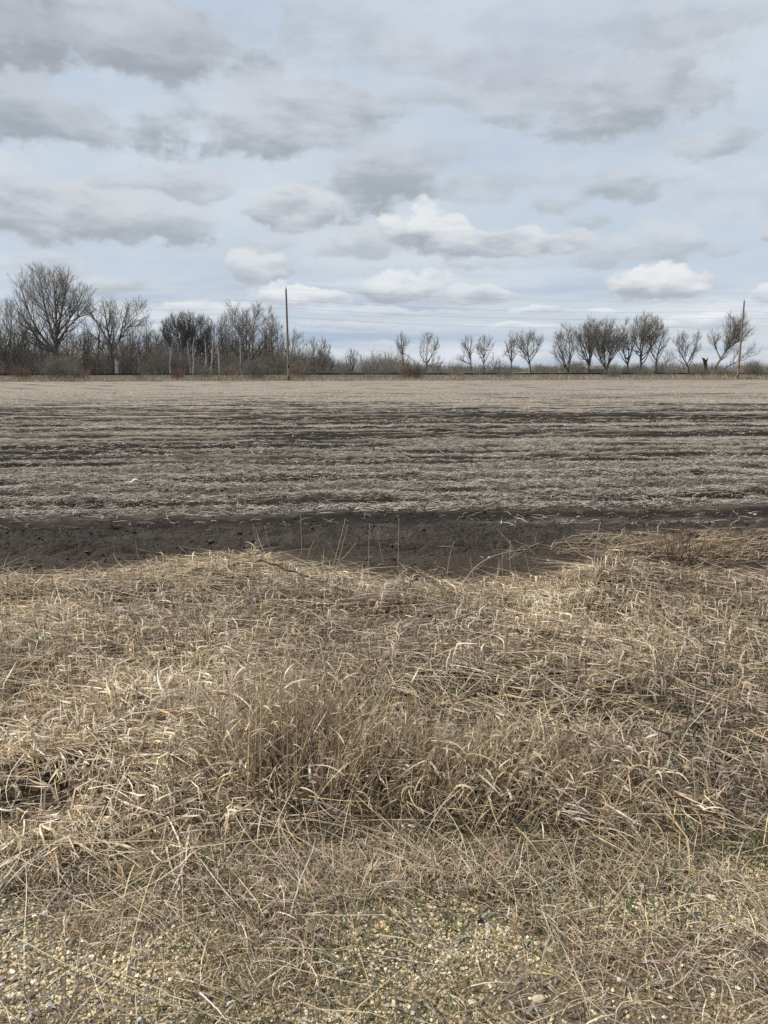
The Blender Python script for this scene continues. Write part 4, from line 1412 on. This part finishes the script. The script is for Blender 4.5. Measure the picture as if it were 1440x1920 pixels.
def build_tree(name, base_x, off, crowns, label, cat='tree', group='bare trees beyond the railway', limbs=None, dens=1.0, fork=0.22, nl=8,
               bark=None, twig=None, per=4, trunk_k=1.0, tw_r=0.0125, leader=False):
    bark = bark or M_BARK; twig = twig or M_TWIG
    g = plane_pt(base_x, 700, off); g[2] = 0.02
    scale = np.linalg.norm(g[:2]) / F_PX                # metres in a photo pixel at the tree
    root = empty(name, g, label, cat, group)
    E = np.array([PD[0], PD[1], 0.0]); Nn = np.array([PN[0], PN[1], 0.0])
    C3 = []
    for (cx, cy, rx, ry) in crowns:
        C3.append((plane_pt(cx, cy, off) - g, rx * scale, min(rx * scale, 4.5) * 0.9, ry * scale))

    def inside(P):
        ok = np.zeros(len(P), bool)
        for c, a, dpt, b in C3:
            q = P - c
            ok |= ((q @ E) / a) ** 2 + ((q @ Nn) / dpt) ** 2 + (q[:, 2] / b) ** 2 < 1.0
        return ok
    H = max(c[2] + b for c, a, dpt, b in C3)
    rb = trunk_k * 0.0155 * H ** 1.06
    tri, crn = [], []
    L1 = []                                              # main limbs: point arrays with radii
    if limbs:
        for li, lb in enumerate(limbs):
            P = np.array([plane_pt(q[0], q[1], off) - g + Nn * (q[2] if len(q) > 2 else 0.0) for q in lb])
            if li == 0: P = np.concatenate([[np.zeros(3)], P[P[:, 2] > 0.3]])
            else:
                allp = np.concatenate([q[0] for q in L1]); allr = np.concatenate([q[1] for q in L1])
                k = int(np.linalg.norm(allp - P[0], axis=1).argmin())
                P[0] = allp[k]
            s_ = np.concatenate([[0], np.cumsum(np.linalg.norm(np.diff(P, axis=0), axis=1))])
            # smooth the drawn limb
            u = np.linspace(0, s_[-1], 13)
            Q = np.stack([np.interp(u, s_, P[:, i]) for i in range(3)], 1)
            for _ in range(2): Q[1:-1] = 0.25 * Q[:-2] + 0.5 * Q[1:-1] + 0.25 * Q[2:]
            rs = rb if li == 0 else min(rb * 0.68, allr[k] * 0.85)
            L1.append((Q, np.linspace(rs, 0.03, 13) ** 1.0))
    else:
        # spread targets over the upper shell of the crown
        cand = []
        for c, a, dpt, b in C3:
            q = rng.standard_normal((60, 3)); q /= np.linalg.norm(q, axis=1, keepdims=True)
            q[:, 2] = np.abs(q[:, 2]) * rng.choice([1, 1, 1, -0.3], 60)
            q *= 0.97
            cand.append(c + q[:, :1] * a * E + q[:, 1:2] * dpt * Nn + q[:, 2:] * np.array([0, 0, b]))
        cand = np.concatenate(cand)
        top = cand[cand[:, 2].argmax()]
        tg = [top]
        for _ in range(nl - 1):
            dd = np.min([np.linalg.norm((cand - q) * np.array([1, 1, 0.7]), axis=1) for q in tg], axis=0) * rng.uniform(.7, 1, len(cand))
            tg.append(cand[dd.argmax()])
        cen = np.mean([c for c, a, dpt, b in C3], axis=0)
        if leader:
            tr = np.array([np.zeros(3), top * np.array([.25, .25, .33]), top * np.array([.6, .6, .66]), top])
            u = np.linspace(0, 3, 13)
            tr = np.stack([np.interp(u, np.arange(4), tr[:, i]) for i in range(3)], 1) + 0.06 * rng.standard_normal((13, 3)) * np.linspace(0, 1, 13)[:, None]
            L1.append((tr, np.linspace(rb, 0.025, 13)))
            st = [tr[int(np.clip(12 * rng.uniform(fork, .8), 2, 10))] for _ in tg[1:]]
            tl = tg[1:]
        else:
            fk = np.array([cen[0] * .35, cen[1] * .35, fork * H]) + np.array([.1, .1, 0]) * rng.standard_normal(3)
            tr = np.stack([np.linspace(0, 1, 7)[:, None] * fk], 0)[0] + 0.08 * rng.standard_normal((7, 3))
            tr[0] = 0
            L1.append((tr, np.linspace(rb, rb * .8, 7)))
            st = [fk - np.array([0, 0, rng.uniform(0, .5) * fk[2]]) for _ in tg]; tl = tg
        for a, b in zip(st, tl):
            k = np.linalg.norm(L1[0][0] - a, axis=1).argmin()
            a = L1[0][0][k]
            v = b - a; Lh = np.linalg.norm(v)
            m = a + v * 0.45 + np.array([v[0] * .12, v[1] * .12, -0.02 * Lh]) + 0.085 * Lh * rng.standard_normal(3)
            tt = np.linspace(0, 1, 12)[:, None]
            Q = (1 - tt) ** 2 * a + 2 * tt * (1 - tt) * m + tt ** 2 * b
            L1.append((Q, np.linspace(min(rb * .58, L1[0][1][k] * .8), 0.025, 12)))
    for Q, r in L1:
        tri.append((Q[:-1], Q[1:], r[:-1], r[1:]))
    bend = [q for q in L1 if len(q[0]) >= 12]
    n12 = [(q[0][:12], q[1][:12]) for q in bend]
    pts = np.array([q[0] for q in n12]); rad = np.array([q[1] for q in n12])
    # second order
    p, d, r, t, bi, tot = children(pts, rad, 0.46 / dens, 0.26, 0.45, 1.05, 0.22)
    L = tot * (0.20 + 0.42 * (1 - t)) * rng.uniform(.6, 1.25, len(p)) + 0.5

    def fit(p, d, L):
        for _ in range(4):
            out = ~inside(p + d * L[:, None])
            L = np.where(out, L * 0.62, L)
        return np.where(inside(p + d * L[:, None] * .9) | (L > 0.5), L, 0.35)
    L = fit(p, d, L)
    ok = p[:, 2] > fork * H * 0.55
    p, d, r, L = p[ok], d[ok], r[ok], L[ok]
    r2 = np.clip(r * 0.55, 0.016, 0.09)
    P2, R2 = branch_level(p, d, L, r2, np.full(len(p), 0.012), 5, 0.09, 0.11)
    s2 = segs_of(P2, R2)
    big = s2[2] > 0.04
    tri.append(tuple(q[big] for q in s2)); crn.append(tuple(q[~big] for q in s2))
    # third order
    p, d, r, t, bi, tot = children(P2, R2, 0.34 / dens, 0.12, 0.35, 0.85, 0.22)
    L = fit(p, d, tot * 0.30 * rng.uniform(.6, 1.3, len(p)) + 0.45)
    P3, R3 = branch_level(p, d, L, np.full(len(p), tw_r * 1.35), np.full(len(p), tw_r * .8), 3, 0.10, 0.13)
    crn.append(segs_of(P3, R3))
    # twigs, also at the ends of the main limbs
    p, d, r, t, bi, tot = children(P3, R3, 0.95 / per, 0.2, 0.25, 0.75, 0.2)
    L = 0.28 + 0.5 * rng.random(len(p))
    P4, R4 = branch_level(p, d, L, np.full(len(p), tw_r * .85), np.full(len(p), tw_r * .45), 2, 0.08, 0.12)
    crn.append(segs_of(P4, R4))
    c = [np.concatenate([q[i] for q in tri]) for i in range(4)]
    thick = c[2] > 0.07
    pt = []
    if thick.any(): pt.append(tubes(*[q[thick] for q in c], 7))
    if (~thick).any(): pt.append(tubes(*[q[~thick] for q in c], 4))
    v, f = join(pt); make_mesh('trunk', v, f, bark, parent=root)
    c = [np.concatenate([q[i] for q in crn]) for i in range(4)]
    v, f = tubes(*c, 3); make_mesh('crown', v, f, twig, parent=root, smooth=False)
    return root


TR = 'bare trees beyond the railway'
T = build_tree
# left woods, front trees
T('bare_tree', 12, 24, [(2, 612, 44, 46), (-45, 600, 45, 55), (30, 640, 28, 36)], 'bare spreading tree cut by the left edge of the picture', nl=10, dens=1.25)
T('bare_tree', 106, 22, [(98, 548, 76, 50), (150, 590, 36, 44), (45, 600, 34, 48), (105, 610, 55, 40)], 'tallest bare tree, wide many-limbed crown, in the left woods',
  limbs=[[(106, 680), (107, 650), (106, 615), (104, 570), (100, 505)], [(107, 655), (95, 620, 1.5), (80, 575, 2), (70, 512, 2)], [(106, 668), (85, 640, -1), (62, 600, -2), (38, 525, -2)],
         [(106, 632), (116, 600, -1.5), (125, 555, -2), (132, 508, -2)], [(107, 625), (125, 602, 1.5), (150, 565, 2), (162, 532, 2)], [(103, 662), (75, 645, 2), (45, 605, 2), (24, 560, 2)],
         [(110, 600), (108, 560, 1), (115, 520, 1)], [(106, 640), (125, 620, -1.5), (152, 592, -2), (178, 565, -2)], [(104, 660), (70, 650, 0), (40, 630, 0), (22, 615, 0)]], dens=1.12)
T('bare_tree', 213, 22, [(194, 582, 32, 30), (258, 592, 30, 32), (228, 608, 40, 40), (170, 608, 28, 44)], 'forked dark tree with a long limb reaching right, left woods',
  limbs=[[(213, 690), (210, 660), (204, 630), (198, 595), (192, 556)], [(211, 665), (222, 640, 1), (234, 618, 1), (246, 606, 1), (280, 592, 1)], [(207, 645), (195, 625, -1), (168, 580, -1.5)], [(208, 652), (190, 640, 1), (162, 622, 1.5)],
         [(223, 640), (232, 605, -1), (246, 566, -1)], [(234, 618), (256, 590), (268, 568)]], dens=1.1)
T('bare_tree', 352, 30, [(355, 617, 56, 28), (352, 602, 40, 16), (340, 645, 44, 24)], 'dense dark-topped tree rising above the birches', twig=M_TWIG_DK, dens=1.25, per=6, nl=12)
T('bare_tree', 462, 26, [(440, 602, 24, 38), (490, 608, 42, 40), (462, 640, 40, 40)], 'tall fan-shaped bare tree directly left of the brown pole', nl=11, dens=1.1)
T('bare_tree', 430, 30, [(424, 622, 22, 34), (415, 645, 24, 30)], 'slim grey tree between the birches and the fan-shaped tree', nl=7)
T('bare_tree', 548, 28, [(551, 650, 25, 32), (540, 665, 25, 26)], 'mid-size grey tree half hidden by the brown pole', nl=8, per=5)
T('bare_tree', 592, 26, [(588, 658, 16, 27), (582, 676, 16, 16)], 'thin-stemmed small tree first to the right of the brown pole', nl=6)
T('bare_tree', 602, 24, [(609, 652, 16, 20), (604, 672, 14, 16)], 'small open tree rising behind a rounded dark one', nl=6)
T('bare_tree', 614, 30, [(612, 677, 20, 18)], 'low rounded dark tree at the right end of the left woods', twig=M_TWIG_DK, per=6, dens=1.3, nl=8)
T('bare_tree', 657, 26, [(660, 670, 15, 18)], 'small bare sapling alone right of the left woods', nl=7)
# middle trees
T('bare_tree', 759, 23, [(754, 655, 19.5, 31.2), (752, 682, 26.8, 16.6)], 'narrow pale bare tree, left of the two by a dense shrub', nl=6, fork=0.3, leader=True, dens=1.25)
T('bare_tree', 796, 23, [(803, 650, 24.4, 26), (812, 676, 22, 14.6), (800, 672, 19.5, 18.7)], 'pale upright bare tree with drooping right side, centre of the tree line', nl=8, fork=0.4, dens=1.25)
T('bare_tree', 884, 22, [(876, 655, 18.3, 26), (868, 676, 22, 15.6), (888, 672, 12.2, 18.7)], 'dark bare tree with curving trunk leaning left', limbs=[[(884, 696), (883, 676), (880, 662), (872, 645), (866, 636)], [(881, 664), (884, 645), (884, 634)], [(883, 684), (870, 678), (860, 668)]], dens=1.25)
T('bare_tree', 907, 22, [(910, 652, 19.5, 22.9), (906, 668, 14.6, 12.5)], 'straight slim tree with a small fan crown', fork=0.35, leader=True, nl=7, dens=1.25)
T('bare_tree', 926, 26, [(926, 684, 14.6, 16.6)], 'short scrubby sapling right of the slim fan-crowned tree', nl=6, dens=1.25)
T('bare_tree', 958, 24, [(960, 640, 14.6, 20.8), (956, 668, 14.6, 20.8)], 'thin crooked tree touching the round-crowned one', fork=0.3, leader=True, nl=6, dens=1.25)
T('bare_tree', 995, 22, [(990, 634, 31.7, 26), (985, 655, 26.8, 18.7)], 'round full-crowned bare tree, the largest of the middle group', limbs=[[(995, 692), (991, 672), (989, 655), (990, 630)], [(990, 668), (978, 650, 1), (970, 638, 1)], [(991, 668), (1003, 652, -1), (1009, 635, -1)]], dens=1.50, per=5)
# right group
T('bare_tree', 1068, 22, [(1060, 638, 26.8, 31.2), (1050, 662, 22, 18.7), (1075, 640, 14.6, 27)], 'leftmost tree of the right grove, forked into slender stems', nl=9, fork=.15, dens=1.25)
T('bare_tree', 1105, 22, [(1102, 627, 24.4, 31.2), (1095, 655, 19.5, 25)], 'upright oval-crowned tree, second in the right grove', nl=9, fork=.3, dens=1.44)
T('bare_tree', 1137, 23, [(1142, 630, 34.2, 33.3), (1132, 655, 22, 18.7)], 'broad vase-shaped tree in the right grove above the low shed', nl=11, fork=.2, dens=1.44)
T('bare_tree', 1177, 25, [(1178, 628, 19.5, 29.1), (1172, 660, 17.1, 22.9)], 'thin tree squeezed between two broad crowns of the right grove', nl=7, fork=.35, dens=1.25)
T('bare_tree', 1201, 22, [(1210, 622, 34.2, 34.3), (1198, 650, 29.3, 20.8)], 'tallest tree of the right grove with a straight dark trunk', fork=.38, nl=10, dens=1.44)
T('bare_tree', 1230, 23, [(1242, 638, 14.6, 28.1), (1222, 650, 12.2, 25)], 'crooked split-trunk tree at the right end of the grove', limbs=[[(1230, 690), (1231, 672), (1236, 650), (1242, 632), (1245, 615)], [(1230, 680), (1222, 664), (1220, 645), (1224, 630)]], dens=1.56)
T('bare_tree', 1240, 24, [(1258, 667, 15.9, 11.4)], 'small tree leaning far right under the grove', limbs=[[(1240, 690), (1248, 680), (1256, 672), (1262, 662)]], dens=1.25)
T('bare_tree', 1292, 22, [(1275, 640, 18.3, 20.8), (1300, 640, 17.1, 22.9), (1288, 655, 26.8, 14.6)], 'wide V-shaped bare tree standing alone left of the greyer pole', limbs=[[(1292, 690), (1288, 682), (1278, 668), (1270, 650), (1266, 638)], [(1289, 682), (1297, 668), (1304, 650), (1308, 632)], [(1282, 672), (1286, 655), (1284, 636)]], dens=1.50)
T('bare_tree', 1337, 22, [(1382, 612, 36.6, 31.2), (1350, 632, 22, 25), (1370, 640, 31.7, 20.8)], 'big tree leaning right behind the greyer pole', limbs=[[(1337, 695), (1350, 674), (1364, 655), (1374, 635), (1378, 600)], [(1352, 672), (1347, 650, 1), (1342, 625, 1)], [(1364, 655), (1380, 638, -1), (1396, 615, -1)]], dens=1.68)
T('bare_tree', 1352, 24, [(1400, 655, 24.4, 15.6), (1410, 648, 17.1, 12.5)], 'low sprawling tree with limbs bent toward the right edge', limbs=[[(1352, 694), (1370, 684), (1384, 677), (1398, 668), (1410, 650)], [(1384, 677), (1396, 675), (1408, 664)]], dens=1.25)

# white-barked birches
GB = 'white-barked birches in the left woods'
for (bx, off, limb, cr, lb) in [
    (319, 20, [[(319, 698), (318, 680), (321, 655), (326, 632)]], [(322, 632, 14, 22)], 'brightest birch, trunk leaning slightly right, leftmost of the birches'),
    (356, 21, [[(358, 690), (353, 668), (352, 640)]], [(353, 632, 12, 20)], 'thin curved birch trunk directly under the dark-topped tree'),
    (362, 20, [[(361, 697), (364, 680), (361, 655), (364, 632)]], [(364, 630, 11, 18)], 'wavy birch trunk second from the brightest birch'),
    (384, 20, [[(384, 698), (387, 680), (386, 660), (384, 635)]], [(384, 628, 12, 18)], 'straight white birch in the middle of the birches'),
    (396, 21, [[(395, 694), (398, 672), (399, 640)]], [(399, 632, 11, 18)], 'slim birch right of the straight white one'),
    (411, 22, [[(411, 685), (409, 655), (405, 630)]], [(406, 620, 11, 16)], 'grey-white birch with a steeply forked top at the right of the birches'),
    (452, 22, [[(451, 690), (451, 665), (450, 640)]], [(451, 632, 10, 14)], 'pale thin birch stem in front of the fan-shaped tree'),
    (258, 22, [[(262, 690), (260, 670), (255, 655)]], [(257, 648, 10, 14)], 'short white leaning stem between the forked dark tree and the birches')]:
    T('birch_tree', bx, off, cr, lb, 'birch', GB, limbs=limb, bark=M_BIRCH, dens=0.7, per=3, trunk_k=1.0)

# thicket of thinner trees, gaps showing sky
GT = 'thin grey trees crowding the left woods'
rr = random.Random(5)
for px in [-60, -40, -22, -8, 22, 40, 52, 70, 84, 92, 122, 132, 158, 168, 182, 192, 202, 228, 240, 250, 268, 284, 296, 308, 330, 342, 372, 384, 396, 418, 430, 445, 474, 486, 500, 512, 524, 536, 562, 574, 584]:
    topy = rr.uniform(594, 636) if px < 535 else rr.uniform(638, 660)
    h = (700 - topy) / 2
    T('thin_tree', px, rr.uniform(26, 46), [(px + rr.uniform(-6, 6), topy + h * 0.66, rr.uniform(14, 23), h * 0.66), (px + rr.uniform(-8, 8), 678, 19, 20)],
      'thin grey leafless tree crowding the left woods', 'tree', GT, nl=7, per=4, dens=0.95, fork=rr.uniform(.15, .3), leader=rr.random() < .6)

for _ in range(46):
    px = rr.uniform(-60, 545) if _ < 38 else rr.uniform(235, 325); topy = rr.uniform(618, 656); h = (700 - topy) / 2
    T('thin_tree', px, rr.uniform(27, 48), [(px + rr.uniform(-8, 8), topy + h * 0.8, rr.uniform(13, 22), h * 0.8)],
      'thin grey leafless tree crowding the left woods', 'tree', GT, nl=5, per=4, dens=0.8, fork=rr.uniform(.1, .3), leader=rr.random() < .6)

# broken trunks
branchy_snag = empty('broken_trunk', plane_pt(218, 700, 20.5) * np.array([1, 1, 0]), 'bleached white broken trunk at the foot of the forked dark tree', 'dead trunk')
g = plane_pt(218, 700, 20.5); g[2] = 0
q = np.array([plane_pt(a, b, 20.5) - g for a, b in [(219, 706), (219, 695), (218, 685), (217, 678), (216, 673)]])
v, f = sweep(q, [0.34, 0.30, 0.26, 0.17, 0.04], 8)
make_mesh('trunk', v, f, M_BIRCH, parent=branchy_snag)
q = np.array([plane_pt(a, b, 20.5) - g for a, b in [(219, 690), (221, 683), (222, 676)]])
v, f = sweep(q, [0.14, 0.12, 0.03], 6)
make_mesh('splinter', v, f, M_BIRCH, parent=branchy_snag)
g = plane_pt(1323, 700, 22); g[2] = 0
sn2 = empty('broken_trunk', g, 'dark broken stump with a crooked stub between two right trees', 'dead trunk')
q = np.array([plane_pt(a, b, 22) - g for a, b in [(1324, 700), (1323, 686), (1322, 678), (1319, 673), (1316, 671)]])
v, f = sweep(q, [0.34, 0.32, 0.36, 0.22, 0.05], 8)
make_mesh('trunk', v, f, M_STICK, parent=sn2)
q = np.array([plane_pt(a, b, 22) - g for a, b in [(1323, 681), (1326, 674), (1327, 670)]])
v, f = sweep(q, [0.22, 0.16, 0.03], 6)
make_mesh('splinter', v, f, M_STICK, parent=sn2)


# ------------------------------------------------------------------ shrubs
def shrub_geo(n, h, w, r):
    a = rng.uniform(0, 6.28, n); sp = np.abs(rng.normal(0, 0.45, n))
    P = np.stack([rng.normal(0, w * .28, n), rng.normal(0, w * .2, n), np.zeros(n)], 1)
    D = np.stack([np.cos(a) * sp, np.sin(a) * sp, np.ones(n)], 1); D /= np.linalg.norm(D, axis=1, keepdims=True)
    L = h * rng.uniform(.5, 1.05, n)
    parts = []
    p, d = P, D
    for k in range(4):
        q = p + d * (L / 4)[:, None]
        parts.append((p, q, np.full(n, r * (1 - .2 * k)), np.full(n, r * (1 - .2 * (k + 1)))))
        if k >= 1:
            parts.append(twig_sprays(q, d, 2, h * .28, r * .6, up=.25, spread=.5, seg=2))
        d = d + .14 * rng.standard_normal((n, 3)); d /= np.linalg.norm(d, axis=1, keepdims=True); p = q
    c = [np.concatenate([x[i] for x in parts]) for i in range(4)]
    return tubes(*c, 3)


def shrub(px, off, h, w, n, mat, label, r=0.012):
    g = plane_pt(px, 705, off); g[2] = 0.05 if off < 7.6 else (0.05 + (off - 8) * .2)
    v, f = shrub_geo(n, h, w, r)
    o = make_mesh('shrub', v, f, mat, loc=g, smooth=False)
    tag(o, label, 'shrub', 'bare shrubs along the railway')


for a in [
    (40, 3.5, 1.8, 2.6, 190, M_TWIG_RED, 'dark red twiggy shrub at the field edge far left'),
    (112, 3.0, 3.0, 4.0, 330, M_TWIG, 'widest taupe shrub below the tallest tree'),
    (152, 5, 1.5, 2.4, 120, M_TWIG_RED, 'reddish low shrub right of the widest taupe shrub'),
    (263, 2.2, 2.2, 0.7, 40, M_TWIG_DK, 'small narrow dark shrub standing alone at the field edge'),
    (333, 4.5, 1.6, 2.0, 110, M_TWIG_RED, 'reddish brown low shrub below the birches'),
    (384, 3.2, 2.2, 2.4, 130, M_TWIG, 'grey shrub below the straight white birch'),
    (480, 3.0, 2.9, 3.0, 240, M_TWIG, 'tall grey brown shrub left of the brown pole'),
    (430, 7.0, 2.3, 3.0, 120, M_TWIG_TAN, 'light tan thin shrub between the birches and the pole'),
    (556, 6.0, 2.6, 2.6, 150, M_TWIG_TAN, 'tan shrub just right of the brown pole'),
    (765, 4.0, 2.8, 2.0, 150, M_TWIG_TAN, 'tan shrub in front of the narrow pale tree'),
    (783, 4.0, 2.4, 1.8, 140, M_TWIG, 'dense grey shrub beside the tan shrub, centre of the railway bank'),
    (855, 5.0, 1.2, 2.5, 90, M_TWIG, 'low grey shrub left of the middle trees'),
    (947, 6.0, 1.9, 3.0, 110, M_TWIG, 'thin brown shrub below the round full-crowned tree'),
    (1148, 5.0, 2.0, 1.7, 100, M_TWIG, 'small grey shrub in front of the low shed'),
    (1208, 6.0, 1.9, 2.4, 110, M_TWIG, 'grey shrub beneath the tallest tree of the right grove'),
    (1318, 4.5, 1.9, 3.2, 150, M_TWIG, 'brown shrub below the broken stump'),
    (1360, 5.0, 2.2, 2.6, 130, M_TWIG, 'brown shrub just left of the greyer pole'),
    (1415, 4.0, 2.8, 3.6, 240, M_TWIG, 'tall brown shrub filling the right edge behind the field'),
]:
    shrub(*a)


# ------------------------------------------------------------------ low shed behind the right grove
def shed():
    g = plane_pt(1113, 700, 34); g[2] = 0
    ang = math.atan2(PD[1], PD[0])
    root = empty('shed', g, 'low reddish brown shed behind the trees of the right grove', 'shed')
    root.rotation_euler = (0, 0, ang)
    mw = simple_mat('weathered_red_boards', (0.13, 0.075, 0.058), (0.20, 0.125, 0.10), 3.0, 5.0, stretch=(6, 6, 0.5))
    mr = simple_mat('grey_roofing', (0.16, 0.15, 0.145), (0.26, 0.245, 0.235), 2.0)
    L, D, h, rh = 2.2, 1.8, 1.75, 2.35
    V = np.array([(-L, -D, 0), (L, -D, 0), (L, D, 0), (-L, D, 0), (-L, -D, h), (L, -D, h), (L, D, h), (-L, D, h), (-L, 0, rh), (L, 0, rh)])
    make_mesh('wall', V, [np.array([(0, 1, 5, 4), (2, 3, 7, 6)]), np.array([(1, 2, 6, 9, 5), (3, 0, 4, 8, 7)])], mw, parent=root, smooth=False)
    e = .25; s = (rh - h) / D
    R0 = [(-L - e, -D - e, h - e * s), (L + e, -D - e, h - e * s), (L + e, 0, rh + .01), (-L - e, 0, rh + .01), (-L - e, D + e, h - e * s), (L + e, D + e, h - e * s)]
    R1 = [(x, y, z + .09) for x, y, z in R0]
    V = np.array(R0 + R1)
    Fq = np.array([(6, 7, 8, 9), (9, 8, 11, 10), (0, 3, 2, 1), (3, 4, 5, 2), (0, 1, 7, 6), (5, 4, 10, 11), (0, 6, 9, 3), (3, 9, 10, 4), (1, 2, 8, 7), (2, 5, 11, 8)])
    make_mesh('roof', V, Fq, mr, parent=root, smooth=False)
    V = np.array([(-.5, -D - .03, .02), (.5, -D - .03, .02), (.5, -D - .03, 1.6), (-.5, -D - .03, 1.6), (-.5, -D + .02, .02), (.5, -D + .02, .02), (.5, -D + .02, 1.6), (-.5, -D + .02, 1.6)])
    Fq = np.array([(0, 1, 2, 3), (5, 4, 7, 6), (1, 5, 6, 2), (4, 0, 3, 7), (3, 2, 6, 7), (4, 5, 1, 0)])
    make_mesh('door', V, Fq, mw, parent=root, smooth=False)


shed()


# ------------------------------------------------------------------ brush that reads as one mass
def undergrowth():
    parts = []
    def put(px, off, h, w, n, r):
        g = plane_pt(px, 705, off); g[2] = 0
        v, f = shrub_geo(n, h, w, r)
        parts.append((v + g, f))
    for _ in range(210):
        px = rng.uniform(-120, 560)
        put(px, rng.uniform(21, 50), rng.uniform(2.0, 6.2) * (1.0 if not 128 < px < 152 else 0.45), 3.0, 48, 0.017)
    for _ in range(60):
        put(rng.uniform(545, 760), rng.uniform(22, 50), rng.uniform(1.8, 3.6), 3.0, 50, 0.014)
    for _ in range(150):
        px = rng.uniform(740, 1700)
        hmax = 3.0 if px < 930 else 3.6
        put(px, rng.uniform(19.5, 36), rng.uniform(1.2, hmax), 3.0, 48, 0.013)
    for _ in range(60):
        put(rng.uniform(-700, -120), rng.uniform(22, 50), rng.uniform(3, 8), 3.5, 40, 0.02)
    for _ in range(70):
        px = rng.uniform(-60, 1500)
        g = plane_pt(px, 705, 5.0); off = rng.uniform(3.5, 9.5); g = plane_pt(px, 705, off); g[2] = 0.05 + max(0, off - 8) * .22
        v, f = shrub_geo(26, rng.uniform(.5, 1.3) * (1.25 if px > 1230 else 1), 2.6, 0.010)
        parts.append((v + g, f))
    v, f = join(parts)
    o = make_mesh('undergrowth', v, f, M_TWIG, smooth=False)
    tag(o, 'tangled grey brown undergrowth along the foot of the trees', 'undergrowth', kind='stuff')
    # far woods
    parts = []
    for _ in range(260):
        px = rng.uniform(-900, 2300)
        off = rng.uniform(140, 330)
        if 740 < px < 1050: off += 150
        put(px, off, rng.uniform(5, 9) if px < 760 else rng.uniform(3, 5.5), 9.0, 60, 0.05)
    v, f = join(parts)
    o = make_mesh('distant_woods', v, f, M_TWIG, smooth=False)
    tag(o, 'far brown band of leafless woods behind the railway', 'woods', kind='stuff')
    # dry grass strip between field and ballast
    n = 60000
    s = rng.uniform(-110, 190, n); o_ = np.abs(rng.normal(0, 3.2, n)) - 0.7
    ok = o_ < 9.0
    s, o_ = s[ok], o_[ok]; n = len(s)
    x = PO[0] + PD[0] * s + PN[0] * o_; y = PO[1] + PD[1] * s + PN[1] * o_
    z = np.where(o_ > 8, 0.06 + (o_ - 8) * .24, 0.02)
    hh = 0.25 + 0.75 * rng.random(n) ** 1.5 * (0.55 + 0.9 * sstep(vnoise(s * .35, o_ * .4, 201), -.3, .6))
    P = blade_paths(x, y, z, rng.uniform(0, 6.28, n), rng.normal(1.1, .3, n), rng.normal(.6, .4, n), np.zeros(n), hh, 3, np.zeros(n))
    v, f = ribbons(P, rng.uniform(.02, .05, n), rng.uniform(-1.5, 1.5, n))
    c = np.array([(0.40, 0.33, 0.225), (0.31, 0.25, 0.165), (0.46, 0.395, 0.28), (0.22, 0.175, 0.12)])[rng.integers(0, 4, n)]
    o = make_mesh('dry_grass_strip', v, f, M_DRY, tint=np.repeat(c, 6, axis=0))
    tag(o, 'pale dry grass strip between the field and the ballast bank', 'dry grass', kind='stuff')


undergrowth()
